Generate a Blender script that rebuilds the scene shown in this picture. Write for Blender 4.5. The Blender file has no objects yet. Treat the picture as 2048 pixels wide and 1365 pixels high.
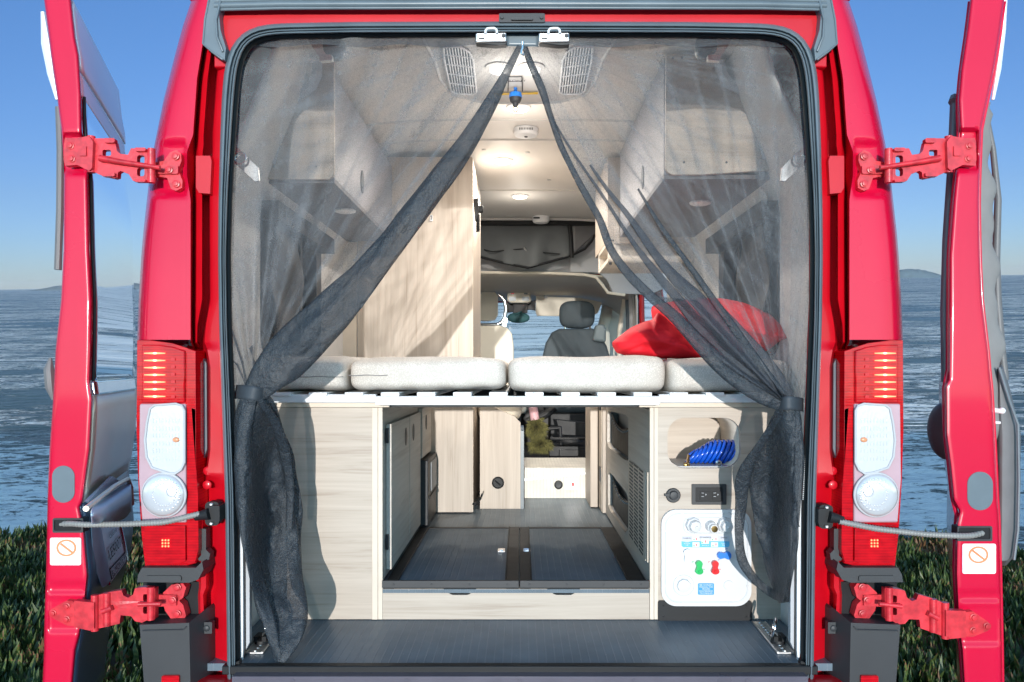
import bpy, bmesh, math, random
from mathutils import Vector as V, Matrix, noise, geometry
R = math.radians
random.seed(7)
C = bpy.context.scene.collection
# ---------------------------------------------------------------- van frame: eye at the origin, x right, y into the van, z up
F, CX, CY, EYE = 1570.0, 1040.0, 740.0, 1.51
GZ = -EYE
def P(px, py, Y): return V(((px - CX) / F * Y, Y, -(py - CY) / F * Y))
def PL(px, py, Y, o=(0, 0)): return P(px + o[0], py + o[1], Y)
def lerp(a, b, t): return a + (b - a) * t
def tab(rows, y):
    """piecewise-linear table lookup: rows of (key, v1, v2, ...)"""
    if y <= rows[0][0]: return rows[0][1:]
    for a, b in zip(rows, rows[1:]):
        if y <= b[0]:
            t = (y - a[0]) / (b[0] - a[0])
            return tuple(lerp(p, q, t) for p, q in zip(a[1:], b[1:]))
    return rows[-1][1:]
def sm(a, b, x):
    t = min(1, max(0, (x - a) / (b - a))); return t * t * (3 - 2 * t)
def rrect(x0, y0, x1, y1, r, n=6):
    pts = []
    for cx, cy, a0 in ((x1 - r, y0 + r, -90), (x1 - r, y1 - r, 0), (x0 + r, y1 - r, 90), (x0 + r, y0 + r, 180)):
        for k in range(n + 1):
            a = R(a0 + 90 * k / n); pts.append((cx + r * math.cos(a), cy + r * math.sin(a)))
    return pts
def ell(cx, cy, rx, ry, n=28): return [(cx + rx * math.cos(2 * math.pi * k / n), cy + ry * math.sin(2 * math.pi * k / n)) for k in range(n)]
def mir(pts): return [(2 * CX - x, y) for x, y in pts]

class MB:
    def __init__(s): s.v = []; s.f = []; s.mi = []; s.m = 0; s.mirror = False
    def add(s, vs, fs):
        n = len(s.v)
        if s.mirror: vs = [V((-a[0], a[1], a[2])) for a in vs]
        s.v += [V(a) for a in vs]
        s.f += [tuple(i + n for i in (reversed(q) if s.mirror else q)) for q in fs]; s.mi += [s.m] * len(fs)
        return s
    def box(s, x0, x1, y0, y1, z0, z1):
        return s.add([(x0,y0,z0),(x1,y0,z0),(x1,y1,z0),(x0,y1,z0),(x0,y0,z1),(x1,y0,z1),(x1,y1,z1),(x0,y1,z1)],
              [(0,3,2,1),(4,5,6,7),(0,1,5,4),(1,2,6,5),(2,3,7,6),(3,0,4,7)])
    def plate(s, loops, d):
        """flat slab: loops[0] is the outline, the others holes; extruded by vector d"""
        d = V(d)
        flat = [p for l in loops for p in l]; n = len(flat)
        nrm = geometry.normal(loops[0]) if len(loops[0]) > 2 else V((0, -1, 0))
        tris = geometry.tessellate_polygon(loops)
        vs = list(flat) + [p + d for p in flat]; fs = []
        for t in tris:
            a, b, c = (flat[i] for i in t)
            tn = (b - a).cross(c - a)
            if tn.length < 1e-14: continue
            t2 = t if tn.dot(d) < 0 else tuple(reversed(t))
            fs.append(tuple(t2)); fs.append(tuple(i + n for i in reversed(t2)))
        k = 0
        for li, l in enumerate(loops):
            m = len(l)
            ln = V((0, 0, 0))
            for i in range(m): ln += l[i].cross(l[(i + 1) % m])
            out = (ln.dot(d) > 0) != (li > 0)
            for i in range(m):
                q = (k + i, k + (i + 1) % m, k + (i + 1) % m + n, k + i + n)
                fs.append(q if out else tuple(reversed(q)))
            k += m
        return s.add(vs, fs)
    def pp(s, loops, Y, t):
        """slab parallel to the rear plane given by pixel outlines measured at depth Y"""
        if not isinstance(loops[0], list): loops = [loops]
        return s.plate([[P(x, y, Y) for x, y in l] for l in loops], (0, t, 0))
    def tube(s, pts, r, n=10, closed=False, flat=1.0, cap=True, bump=None):
        pts = [V(p) for p in pts]; m = len(pts)
        rs = r if isinstance(r, (list, tuple)) else [r] * m
        vs = []; up = None
        for i, p in enumerate(pts):
            if closed: t = pts[(i + 1) % m] - pts[i - 1]
            else: t = pts[min(i + 1, m - 1)] - pts[max(i - 1, 0)]
            t.normalize()
            if up is None:
                up = V((0, 1, 0)) if abs(t.y) < .9 else V((0, 0, 1))
            a = (up - t * up.dot(t)).normalized(); b = t.cross(a); up = a
            for k in range(n):
                th = 2 * math.pi * k / n
                rr = rs[i] * (bump(i, th) if bump else 1)
                vs.append(p + a * (math.cos(th) * rr * flat) + b * (math.sin(th) * rr))
        fs = []
        for i in range(m if closed else m - 1):
            j = (i + 1) % m
            for k in range(n):
                l = (k + 1) % n
                fs.append((i * n + k, j * n + k, j * n + l, i * n + l))
        if cap and not closed:
            fs.append(tuple(range(n))); fs.append(tuple(reversed(range((m - 1) * n, m * n))))
        return s.add(vs, fs)
    def cyl(s, p0, p1, r0, r1=None, n=24):
        return s.tube([p0, p1], [r0, r0 if r1 is None else r1], n)
    def lathe(s, c, ax, prof, n=28):
        """prof: list of (distance along ax, radius)"""
        c = V(c); ax = V(ax).normalized(); e = V((0, 0, 1)) if abs(ax.z) < .9 else V((1, 0, 0))
        a = ax.cross(e).normalized(); b = ax.cross(a)
        vs = []; m = len(prof)
        for d, r in prof:
            for k in range(n):
                th = 2 * math.pi * k / n; vs.append(c + ax * d + a * (r * math.cos(th)) + b * (r * math.sin(th)))
        fs = [(i * n + k, i * n + (k + 1) % n, (i + 1) * n + (k + 1) % n, (i + 1) * n + k) for i in range(m - 1) for k in range(n)]
        fs.append(tuple(reversed(range(n)))); fs.append(tuple(range((m - 1) * n, m * n)))
        return s.add(vs, fs)
    def grid(s, fn, nu, nv, skip=None):
        vs = [fn(u / nu, v / nv) for v in range(nv + 1) for u in range(nu + 1)]
        fs = [(v * (nu + 1) + u, v * (nu + 1) + u + 1, (v + 1) * (nu + 1) + u + 1, (v + 1) * (nu + 1) + u)
              for v in range(nv) for u in range(nu) if not (skip and skip((u + .5) / nu, (v + .5) / nv))]
        return s.add(vs, fs)
    def ball(s, c, rx, ry, rz, nu=20, nv=12, e=1.0):
        c = V(c); vs = []; fs = []
        sg = lambda x, p: math.copysign(abs(x) ** p, x)
        for j in range(nv + 1):
            ph = -math.pi / 2 + math.pi * j / nv
            for i in range(nu):
                th = 2 * math.pi * i / nu
                vs.append(c + V((rx * sg(math.cos(ph), e) * sg(math.cos(th), e), ry * sg(math.cos(ph), e) * sg(math.sin(th), e), rz * sg(math.sin(ph), e))))
        for j in range(nv):
            for i in range(nu):
                fs.append((j * nu + i, j * nu + (i + 1) % nu, (j + 1) * nu + (i + 1) % nu, (j + 1) * nu + i))
        return s.add(vs, fs)
    def build(s, name, mats, parent=None, bevel=0, seg=2, angle=38, smooth=True, sub=0, solid=0, at=None):
        if not isinstance(mats, (list, tuple)): mats = [mats]
        me = bpy.data.meshes.new(name)
        if parent is not None: org = world_loc(parent)
        if at is not None: own = V(at)
        elif parent is not None: own = org
        else:
            lo = V([min(v[i] for v in s.v) for i in range(3)]); hi = V([max(v[i] for v in s.v) for i in range(3)])
            own = V(((lo.x + hi.x) / 2, (lo.y + hi.y) / 2, lo.z))
        me.from_pydata([v - own for v in s.v], [], s.f)
        for m in mats: me.materials.append(m)
        for p, i in zip(me.polygons, s.mi): p.material_index = i
        me.validate(); me.update()
        if smooth:
            for p in me.polygons: p.use_smooth = True
            me.set_sharp_from_angle(angle=R(angle))
        o = bpy.data.objects.new(name, me); C.objects.link(o)
        o.location = own - (org if parent is not None else V((0, 0, 0)))
        if parent is not None: o.parent = parent
        if solid:
            w = o.modifiers.new('solid', 'SOLIDIFY'); w.thickness = solid; w.offset = 0
        if bevel:
            w = o.modifiers.new('bevel', 'BEVEL'); w.width = bevel; w.segments = seg; w.limit_method = 'ANGLE'; w.angle_limit = R(40)
            w.harden_normals = False
        if sub:
            w = o.modifiers.new('sub', 'SUBSURF'); w.levels = sub; w.render_levels = sub
        return o
def world_loc(o):
    l = V((0, 0, 0))
    while o is not None: l = l + o.location; o = o.parent
    return l
def tag(o, label, cat, group=None):
    o['label'] = label; o['category'] = cat
    if group: o['group'] = group
    return o
def thing(name, label, cat, loc, group=None):
    o = bpy.data.objects.new(name, None); C.objects.link(o); o.location = loc; o.empty_display_size = .1
    return tag(o, label, cat, group)
def dup(root, delta, label=None, group=None):
    def cp(o, par):
        c = o.copy(); C.objects.link(c)
        if par: c.parent = par
        for ch in [x for x in bpy.data.objects if x.parent is o]: cp(ch, c)
        return c
    r = cp(root, None); r.location = root.location + V(delta)
    if label: r['label'] = label
    if group: r['group'] = group
    return r
def text_into(mb, body, size, org, right, up, depth=.0006, align='CENTER'):
    """lettering as thin raised geometry at org, reading along `right`"""
    cu = bpy.data.curves.new('t', 'FONT'); cu.body = body; cu.size = size; cu.align_x = align; cu.align_y = 'CENTER'; cu.extrude = 0; cu.resolution_u = 2
    ob = bpy.data.objects.new('t', cu); C.objects.link(ob)
    dg = bpy.context.evaluated_depsgraph_get(); dg.update()
    me = bpy.data.meshes.new_from_object(ob.evaluated_get(dg))
    right = V(right).normalized(); up = V(up).normalized(); nrm = right.cross(up).normalized(); org = V(org)
    fs = [tuple(p.vertices) for p in me.polygons]
    vs = [org + right * v.co.x + up * v.co.y + nrm * depth for v in me.vertices]
    mb.add(vs, fs)
    bpy.data.objects.remove(ob); bpy.data.curves.remove(cu); bpy.data.meshes.remove(me)

# ---------------------------------------------------------------- materials
def new_mat(name):
    m = bpy.data.materials.new(name); m.use_nodes = True
    nt = m.node_tree; b = nt.nodes['Principled BSDF']; return m, nt, b
def N(nt, t, **k):
    n = nt.nodes.new(t)
    for a, v in k.items():
        if a.startswith('i_'): n.inputs[a[2:].replace('_', ' ')].default_value = v
        else: setattr(n, a, v)
    return n
def L(nt, a, b): nt.links.new(a, b)
def mapped(nt, scale=(1, 1, 1), rot=(0, 0, 0)):
    tc = N(nt, 'ShaderNodeTexCoord'); mp = N(nt, 'ShaderNodeMapping'); mp.inputs['Scale'].default_value = scale; mp.inputs['Rotation'].default_value = rot
    L(nt, tc.outputs['Object'], mp.inputs['Vector']); return mp.outputs['Vector']
def ramp(nt, fac, stops):
    r = N(nt, 'ShaderNodeValToRGB'); e = r.color_ramp.elements
    while len(e) < len(stops): e.new(.5)
    for i, (p, c) in enumerate(stops): e[i].position = p; e[i].color = (*c, 1) if len(c) == 3 else c
    L(nt, fac, r.inputs['Fac']); return r.outputs['Color']
def bump(nt, b, h, strength=.3, dist=.002):
    n = N(nt, 'ShaderNodeBump'); n.inputs['Strength'].default_value = strength; n.inputs['Distance'].default_value = dist
    L(nt, h, n.inputs['Height']); L(nt, n.outputs['Normal'], b.inputs['Normal']); return n
def plain(name, col, rough=.5, metal=0, coat=0, var=.08, nscale=12, bmp=0, bscale=200, spec=.5, emit=None, es=1):
    """simple surface whose colour wanders a little and whose gloss is uneven"""
    m, nt, b = new_mat(name)
    vec = mapped(nt)
    no = N(nt, 'ShaderNodeTexNoise'); no.inputs['Scale'].default_value = nscale; no.inputs['Detail'].default_value = 5; L(nt, vec, no.inputs['Vector'])
    L(nt, ramp(nt, no.outputs['Fac'], [(.3, tuple(c * (1 - var) for c in col)), (.7, tuple(min(1, c * (1 + var)) for c in col))]), b.inputs['Base Color'])
    mr = N(nt, 'ShaderNodeMapRange'); mr.inputs['To Min'].default_value = max(.02, rough * .85); mr.inputs['To Max'].default_value = min(1, rough * 1.2)
    L(nt, no.outputs['Fac'], mr.inputs['Value']); L(nt, mr.outputs['Result'], b.inputs['Roughness'])
    b.inputs['Metallic'].default_value = metal; b.inputs['Coat Weight'].default_value = coat; b.inputs['Coat Roughness'].default_value = .06
    b.inputs['Specular IOR Level'].default_value = spec
    if bmp:
        n2 = N(nt, 'ShaderNodeTexNoise'); n2.inputs['Scale'].default_value = bscale; n2.inputs['Detail'].default_value = 3; L(nt, vec, n2.inputs['Vector'])
        bump(nt, b, n2.outputs['Fac'], bmp)
    if emit: b.inputs['Emission Color'].default_value = (*emit, 1); b.inputs['Emission Strength'].default_value = es
    return m
def wood(name, axis, c0=(.34, .272, .215), c1=(.51, .44, .37)):
    m, nt, b = new_mat(name)
    s = {'X': (1.3, 30, 30), 'Z': (30, 30, 1.3), 'Y': (30, 1.3, 30)}[axis]
    vec = mapped(nt, s)
    n1 = N(nt, 'ShaderNodeTexNoise'); n1.inputs['Scale'].default_value = 1.0; n1.inputs['Detail'].default_value = 6; n1.inputs['Roughness'].default_value = .62; n1.inputs['Distortion'].default_value = .9
    L(nt, vec, n1.inputs['Vector'])
    v2 = mapped(nt, tuple(k * (7 if k > 2 else 3) for k in s))
    n2 = N(nt, 'ShaderNodeTexNoise'); n2.inputs['Scale'].default_value = 1.0; n2.inputs['Detail'].default_value = 3; L(nt, v2, n2.inputs['Vector'])
    a = N(nt, 'ShaderNodeMath', operation='MULTIPLY_ADD'); L(nt, n2.outputs['Fac'], a.inputs[0]); a.inputs[1].default_value = .32; L(nt, n1.outputs['Fac'], a.inputs[2])
    col = ramp(nt, a.outputs[0], [(.44, c0), (.58, tuple(lerp(p, q, .55) for p, q in zip(c0, c1))), (.84, c1)])
    L(nt, col, b.inputs['Base Color']); b.inputs['Roughness'].default_value = .48
    bump(nt, b, a.outputs[0], .12, .001)
    return m
M = {}
M['red'] = plain('red_paint', (.60, .003, .038), .26, coat=.45, var=.05, nscale=3, spec=.35)
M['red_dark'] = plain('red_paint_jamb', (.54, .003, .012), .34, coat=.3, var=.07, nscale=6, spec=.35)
M['hinge'] = plain('painted_cast_iron', (.58, .024, .036), .34, coat=.3, var=.3, nscale=40, bmp=.25, bscale=120)
M['rubber'] = plain('grey_rubber', (.125, .160, .185), .34, var=.12, nscale=9, bmp=.05)
M['black'] = plain('black_plastic', (.012, .013, .015), .5, var=.15, nscale=20, bmp=.08, bscale=400, spec=.3)
M['black_matt'] = plain('black_matt', (.008, .008, .010), .8)
M['bumper'] = plain('bumper_plastic', (.028, .030, .034), .5, var=.1, nscale=8, bmp=.12, bscale=900)
M['steel'] = plain('galvanised_steel', (.62, .62, .62), .42, metal=1, var=.12, nscale=60)
M['chrome'] = plain('chrome', (.8, .8, .8), .12, metal=1, var=.03)
M['brass'] = plain('brass', (.62, .42, .16), .28, metal=1)
M['white'] = plain('white_plastic', (.80, .81, .82), .32, var=.02, nscale=5)
M['panel_white'] = plain('panel_white', (.66, .665, .675), .35, var=.03, nscale=8)
M['white_rail'] = plain('white_enamel', (.74, .76, .78), .3, var=.03, nscale=6)
M['lining'] = plain('moulded_lining', (.60, .585, .56), .6, var=.03, nscale=3, bmp=.1, bscale=500)
M['ceil'] = plain('ceiling_lining', (.74, .715, .68), .55, var=.02, nscale=2, bmp=.05, bscale=300)
M['beige'] = plain('beige_trim', (.76, .70, .59), .6, var=.04, nscale=5, bmp=.1, bscale=500)
M['lgrey'] = plain('light_grey_trim', (.46, .47, .49), .6, var=.05, nscale=5)
M['wallcloth'] = plain('grey_wall_cloth', (.60, .59, .575), .85, var=.05, nscale=7, bmp=.3, bscale=700)
M['fabgrey'] = plain('grey_shade_fabric', (.115, .125, .13), .8, var=.1, nscale=8, bmp=.3, bscale=600)
M['seat'] = plain('slate_seat_cloth', (.045, .060, .070), .7, var=.12, nscale=15, bmp=.35, bscale=500)
M['wood_h'] = wood('ash_laminate_across', 'X')
M['wood_v'] = wood('ash_laminate_upright', 'Z')
M['wood_y'] = wood('ash_laminate_lengthwise', 'Y', (.48, .42, .36), (.66, .60, .53))  # same ash, base colour lightened to offset the dim storage bay
M['wood_edge'] = plain('wood_edge_band', (.66, .57, .47), .5, var=.05)
M['pillow'] = plain('red_pillowcase', (.72, .006, .020), .75, var=.08, nscale=10, bmp=.5, bscale=40)
M['blue'] = plain('blue_hose_plastic', (.004, .085, .55), .22, coat=.4, var=.05)
M['green'] = plain('green_plastic', (.01, .45, .11), .3)
M['redknob'] = plain('red_plastic', (.72, .01, .015), .3)
M['blueknob'] = plain('blue_plastic', (.02, .2, .68), .3)
M['sticker_blue'] = plain('sticker_blue', (.03, .30, .62), .4)
M['orange'] = plain('sticker_orange', (.70, .25, .10), .5)
M['amber'] = plain('amber_bulb', (.66, .30, .16), .3)
M['yellow'] = plain('yellow_tape', (.75, .47, .01), .5)
M['fleece'] = plain('olive_fleece', (.10, .095, .028), .95, var=.5, nscale=60, bmp=1, bscale=150)
M['reflwhite'] = plain('reflection_white', (.95, .95, .98), .45, metal=.6, var=.03, nscale=2)  # sky reflection on the red door skin, put into a white base colour
M['reflblue'] = plain('reflection_pale_blue', (.74, .88, .98), .28, metal=.9, var=.03, nscale=2)  # paler sky reflection kept as a colour, not used
M['reflbeige'] = plain('reflection_beige', (1.0, .88, .70), .32, metal=.5, var=.07, nscale=3)  # reflected tone on the red door skin, painted as beige
M['reflslate'] = plain('reflection_slate', (.075, .125, .19), .35, coat=.1, var=.12, nscale=3)  # sea reflection on the red door skin, painted as dark slate
M['handle'] = plain('grey_blue_plastic', (.42, .58, .74), .42, metal=.35, coat=.1, var=.08)
M['pouch'] = plain('grey_pouch_vinyl', (.14, .14, .145), .45, var=.08, nscale=20, bmp=.2, bscale=300)
M['lgfabric'] = plain('pale_grey_cover', (.24, .235, .23), .8, var=.08, nscale=14, bmp=.4, bscale=300)
M['flex'] = plain('grey_flexible_sleeve', (.25, .25, .24), .42, var=.08, nscale=30)
M['dusty'] = plain('dash_plastic', (.03, .03, .033), .6)
M['bouncepad'] = plain('bounce_pad_concrete', (.52, .50, .46), .9, var=.15, nscale=1.5, bmp=.2, bscale=60)
M['lamp_flute'] = plain('lamp_flute', (.60, .60, .63), .25, metal=.3)
M['plate'] = plain('plate_sheet', (.97, .97, 1.0), .34, metal=.55, var=.02)
M['tie'] = plain('tie_webbing', (.040, .050, .062), .6, bmp=.3, bscale=500)
M['shadegrey'] = plain('shaded_laminate_grey', (.21, .205, .225), .5, var=.06)  # shade on the overhead aisle faces, put into a darker grey
M['duct'] = plain('duct_white_ribbed', (.62, .60, .55), .5)
def make_special():
    # woven upholstery of the cushions
    m, nt, b = new_mat('woven_upholstery'); vec = mapped(nt, (1, 1, 1))
    vo = N(nt, 'ShaderNodeTexVoronoi'); vo.inputs['Scale'].default_value = 230; L(nt, vec, vo.inputs['Vector'])
    n2 = N(nt, 'ShaderNodeTexNoise'); n2.inputs['Scale'].default_value = 14; L(nt, vec, n2.inputs['Vector'])
    ad = N(nt, 'ShaderNodeMath', operation='ADD'); L(nt, vo.outputs['Distance'], ad.inputs[0]); L(nt, n2.outputs['Fac'], ad.inputs[1])
    L(nt, ramp(nt, ad.outputs[0], [(.55, (.74, .695, .635)), (.95, (.70, .655, .595)), (1.15, (.60, .555, .50))]), b.inputs['Base Color'])
    b.inputs['Roughness'].default_value = .9; bump(nt, b, vo.outputs['Distance'], -.9, .003); M['weave'] = m
    # floor: dark slate with fine ribs
    def ribbed(name, col, col2, ax, freq, rough):
        m, nt, b = new_mat(name); tc = N(nt, 'ShaderNodeTexCoord'); sp = N(nt, 'ShaderNodeSeparateXYZ'); L(nt, tc.outputs['Object'], sp.inputs[0])
        mu = N(nt, 'ShaderNodeMath', operation='MULTIPLY'); L(nt, sp.outputs[ax], mu.inputs[0]); mu.inputs[1].default_value = freq
        fr = N(nt, 'ShaderNodeMath', operation='FRACT'); L(nt, mu.outputs[0], fr.inputs[0])
        pr = ramp(nt, fr.outputs[0], [(0, (1, 1, 1)), (.08, (1, 1, 1)), (.14, (0, 0, 0)), (.94, (0, 0, 0)), (1, (1, 1, 1))])
        no = N(nt, 'ShaderNodeTexNoise'); no.inputs['Scale'].default_value = 9; no.inputs['Detail'].default_value = 6; L(nt, tc.outputs['Object'], no.inputs['Vector'])
        mm = N(nt, 'ShaderNodeMath', operation='MULTIPLY'); L(nt, pr, mm.inputs[0]); L(nt, no.outputs['Fac'], mm.inputs[1])
        mx = N(nt, 'ShaderNodeMix', data_type='RGBA'); L(nt, mm.outputs[0], mx.inputs['Factor'])
        sp2 = N(nt, 'ShaderNodeTexVoronoi'); sp2.inputs['Scale'].default_value = 38; L(nt, tc.outputs['Object'], sp2.inputs['Vector'])
        base = ramp(nt, no.outputs['Fac'], [(.3, tuple(c * .85 for c in col)), (.75, tuple(c * 1.15 for c in col))])
        L(nt, base, mx.inputs['A']); mx.inputs['B'].default_value = (*col2, 1); m3 = N(nt, 'ShaderNodeMix', data_type='RGBA'); L(nt, ramp(nt, sp2.outputs['Distance'], [(.035, (1, 1, 1)), (.06, (0, 0, 0))]), m3.inputs['Factor']); L(nt, mx.outputs['Result'], m3.inputs['A']); m3.inputs['B'].default_value = (.40, .38, .34, 1); L(nt, m3.outputs['Result'], b.inputs['Base Color'])
        b.inputs['Roughness'].default_value = rough; b.inputs['Specular IOR Level'].default_value = .25; bump(nt, b, pr, .5, .0015); return m
    M['floor'] = ribbed('ribbed_floor_vinyl', (.125, .165, .20), (.19, .225, .26), 'X', 42, .40)
    M['hatch'] = ribbed('hatch_lid_vinyl', (.145, .195, .24), (.21, .26, .30), 'X', 42, .5)
    M['riser'] = ribbed('ribbed_white_riser', (.72, .69, .62), (.50, .47, .42), 'X', 55, .35)
    # flyscreen cloth
    def mesh_cloth(name, col, alpha, var, sheen, scale=420):
        m, nt, b = new_mat(name); b.inputs['Base Color'].default_value = (*col, 1); b.inputs['Roughness'].default_value = .55
        b.inputs['Specular IOR Level'].default_value = sheen
        vec = mapped(nt)
        no = N(nt, 'ShaderNodeTexNoise'); no.inputs['Scale'].default_value = scale; no.inputs['Detail'].default_value = 1; L(nt, vec, no.inputs['Vector'])
        n3 = N(nt, 'ShaderNodeTexNoise'); n3.inputs['Scale'].default_value = 7; n3.inputs['Detail'].default_value = 3; L(nt, vec, n3.inputs['Vector'])
        ad = N(nt, 'ShaderNodeMath', operation='ADD'); L(nt, no.outputs['Fac'], ad.inputs[0]); L(nt, n3.outputs['Fac'], ad.inputs[1])
        mr = N(nt, 'ShaderNodeMapRange'); mr.inputs['From Min'].default_value = .7; mr.inputs['From Max'].default_value = 1.3
        mr.inputs['To Min'].default_value = max(0, alpha - var); mr.inputs['To Max'].default_value = min(1, alpha + var)
        L(nt, ad.outputs[0], mr.inputs['Value'])
        at_ = N(nt, 'ShaderNodeAttribute'); at_.attribute_name = 'dens'; ma = N(nt, 'ShaderNodeMath', operation='MULTIPLY_ADD'); ma.use_clamp = True
        L(nt, at_.outputs['Fac'], ma.inputs[0]); ma.inputs[1].default_value = .30; L(nt, mr.outputs['Result'], ma.inputs[2])
        tr = N(nt, 'ShaderNodeBsdfTransparent'); mx = N(nt, 'ShaderNodeMixShader')
        L(nt, ma.outputs[0], mx.inputs[0]); L(nt, tr.outputs[0], mx.inputs[1]); L(nt, b.outputs[0], mx.inputs[2])
        L(nt, mx.outputs[0], nt.nodes['Material Output'].inputs['Surface'])
        n4 = N(nt, 'ShaderNodeTexNoise'); n4.inputs['Scale'].default_value = 26; n4.inputs['Detail'].default_value = 4; n4.inputs['Distortion'].default_value = 1.2; L(nt, vec, n4.inputs['Vector'])
        a2 = N(nt, 'ShaderNodeMath', operation='MULTIPLY_ADD'); L(nt, n4.outputs['Fac'], a2.inputs[0]); a2.inputs[1].default_value = 5.0; L(nt, no.outputs['Fac'], a2.inputs[2]); bump(nt, b, a2.outputs[0], .5, .004); return m
    M['veil'] = mesh_cloth('flyscreen_single', (.15, .155, .165), .34, .20, .4)
    M['veil2'] = mesh_cloth('flyscreen_folded', (.024, .033, .044), .74, .16, .6, 330)
    M['veil3'] = mesh_cloth('flyscreen_double', (.05, .057, .07), .68, .16, .5)
    # glass
    def glass(name, tint, gloss=.12, alpha=.0):
        m = bpy.data.materials.new(name); m.use_nodes = True; nt = m.node_tree; nt.nodes.remove(nt.nodes['Principled BSDF'])
        tr = N(nt, 'ShaderNodeBsdfTransparent'); tr.inputs[0].default_value = (*tint, 1); gl = N(nt, 'ShaderNodeBsdfGlossy'); gl.inputs['Roughness'].default_value = .03
        lw = N(nt, 'ShaderNodeLayerWeight'); lw.inputs['Blend'].default_value = gloss
        mx = N(nt, 'ShaderNodeMixShader'); L(nt, lw.outputs['Fresnel'], mx.inputs[0]); L(nt, tr.outputs[0], mx.inputs[1]); L(nt, gl.outputs[0], mx.inputs[2])
        L(nt, mx.outputs[0], nt.nodes['Material Output'].inputs['Surface']); return m
    M['glass'] = glass('clear_glass', (.93, .96, .96), .05)
    M['glass_dark'] = glass('tinted_glass', (.06, .17, .22), .15)
    M['glass_black'] = glass('privacy_glass', (.06, .09, .10), .25)
    M['clearlens'] = glass('clear_lens', (.92, .93, .95), .12)
    # red lamp plastic: saturated, patterned inside
    def moulded(name, c0, c1, sx, sz, rough, bm, metal=0):
        m, nt, b = new_mat(name); vec = mapped(nt, (sx, 1, sz)); w = N(nt, 'ShaderNodeTexNoise'); w.inputs['Scale'].default_value = 1; w.inputs['Detail'].default_value = 2; L(nt, vec, w.inputs['Vector'])
        v2 = mapped(nt, (1, 1, 1)); wv = N(nt, 'ShaderNodeTexWave', bands_direction='Z' if sz > sx else 'X'); wv.inputs['Scale'].default_value = 42; wv.inputs['Distortion'].default_value = .6; L(nt, v2, wv.inputs['Vector'])
        mm = N(nt, 'ShaderNodeMath', operation='MULTIPLY_ADD'); L(nt, wv.outputs['Fac'], mm.inputs[0]); mm.inputs[1].default_value = .25; L(nt, w.outputs['Fac'], mm.inputs[2])
        L(nt, ramp(nt, mm.outputs[0], [(.35, c0), (.85, c1)]), b.inputs['Base Color']); b.inputs['Roughness'].default_value = rough; b.inputs['Coat Weight'].default_value = .35; b.inputs['Coat Roughness'].default_value = .03; b.inputs['Metallic'].default_value = metal; b.inputs['Specular IOR Level'].default_value = .3
        bump(nt, b, mm.outputs[0], bm, .002); return m
    M['redlens'] = moulded('red_lens', (.34, .001, .005), (.58, .004, .010), 25, 70, .12, .08)
    m, nt, b = new_mat('faceted_reflector'); vec = mapped(nt, (1, 1, .55)); vo = N(nt, 'ShaderNodeTexVoronoi'); vo.inputs['Scale'].default_value = 120; L(nt, vec, vo.inputs['Vector'])
    n5 = N(nt, 'ShaderNodeTexNoise'); n5.inputs['Scale'].default_value = 22; L(nt, vec, n5.inputs['Vector']); ad = N(nt, 'ShaderNodeMath', operation='MULTIPLY_ADD'); L(nt, n5.outputs['Fac'], ad.inputs[0]); ad.inputs[1].default_value = 2.5; L(nt, vo.outputs['Distance'], ad.inputs[2])
    L(nt, ramp(nt, ad.outputs[0], [(.3, (.66, .665, .68)), (.9, (.76, .76, .78))]), b.inputs['Base Color']); b.inputs['Metallic'].default_value = .45; b.inputs['Roughness'].default_value = .22; b.inputs['Coat Weight'].default_value = .8; bump(nt, b, ad.outputs[0], .08, .002); M['reflector'] = m
    m, nt, b = new_mat('reflex_glint_red'); b.inputs['Base Color'].default_value = (1, .25, .12, 1); b.inputs['Emission Color'].default_value = (1, .16, .06, 1); b.inputs['Emission Strength'].default_value = 1.3; M['glintred'] = m  # emission stands in for light thrown back by the lamp reflectors
    m, nt, b = new_mat('reflex_glint_point'); b.inputs['Base Color'].default_value = (1, .5, .3, 1); b.inputs['Emission Color'].default_value = (1, .62, .35, 1); b.inputs['Emission Strength'].default_value = 1.6; M['glintpt'] = m  # bright centre of the same reflected glint, as emission
    m, nt, b = new_mat('lit_lamp_disc'); b.inputs['Base Color'].default_value = (1, .9, .75, 1); b.inputs['Emission Color'].default_value = (1, .80, .55, 1); b.inputs['Emission Strength'].default_value = 6; M['lampon'] = m
    m, nt, b = new_mat('fill_dome_lens'); b.inputs['Base Color'].default_value = (.8, .8, .78, 1); b.inputs['Emission Color'].default_value = (1, .97, .9, 1); b.inputs['Emission Strength'].default_value = .8; M['domefill'] = m  # dome lens glow added to brighten the dark header
    # zip teeth
    m, nt, b = new_mat('zip_teeth'); vec = mapped(nt, (1, 1, 1)); w = N(nt, 'ShaderNodeTexWave', bands_direction='Z'); w.inputs['Scale'].default_value = 60; L(nt, vec, w.inputs['Vector'])
    L(nt, ramp(nt, w.outputs['Fac'], [(.4, (.06, .07, .08)), (.6, (.6, .62, .64))]), b.inputs['Base Color']); M['zip'] = m
make_special()
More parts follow.
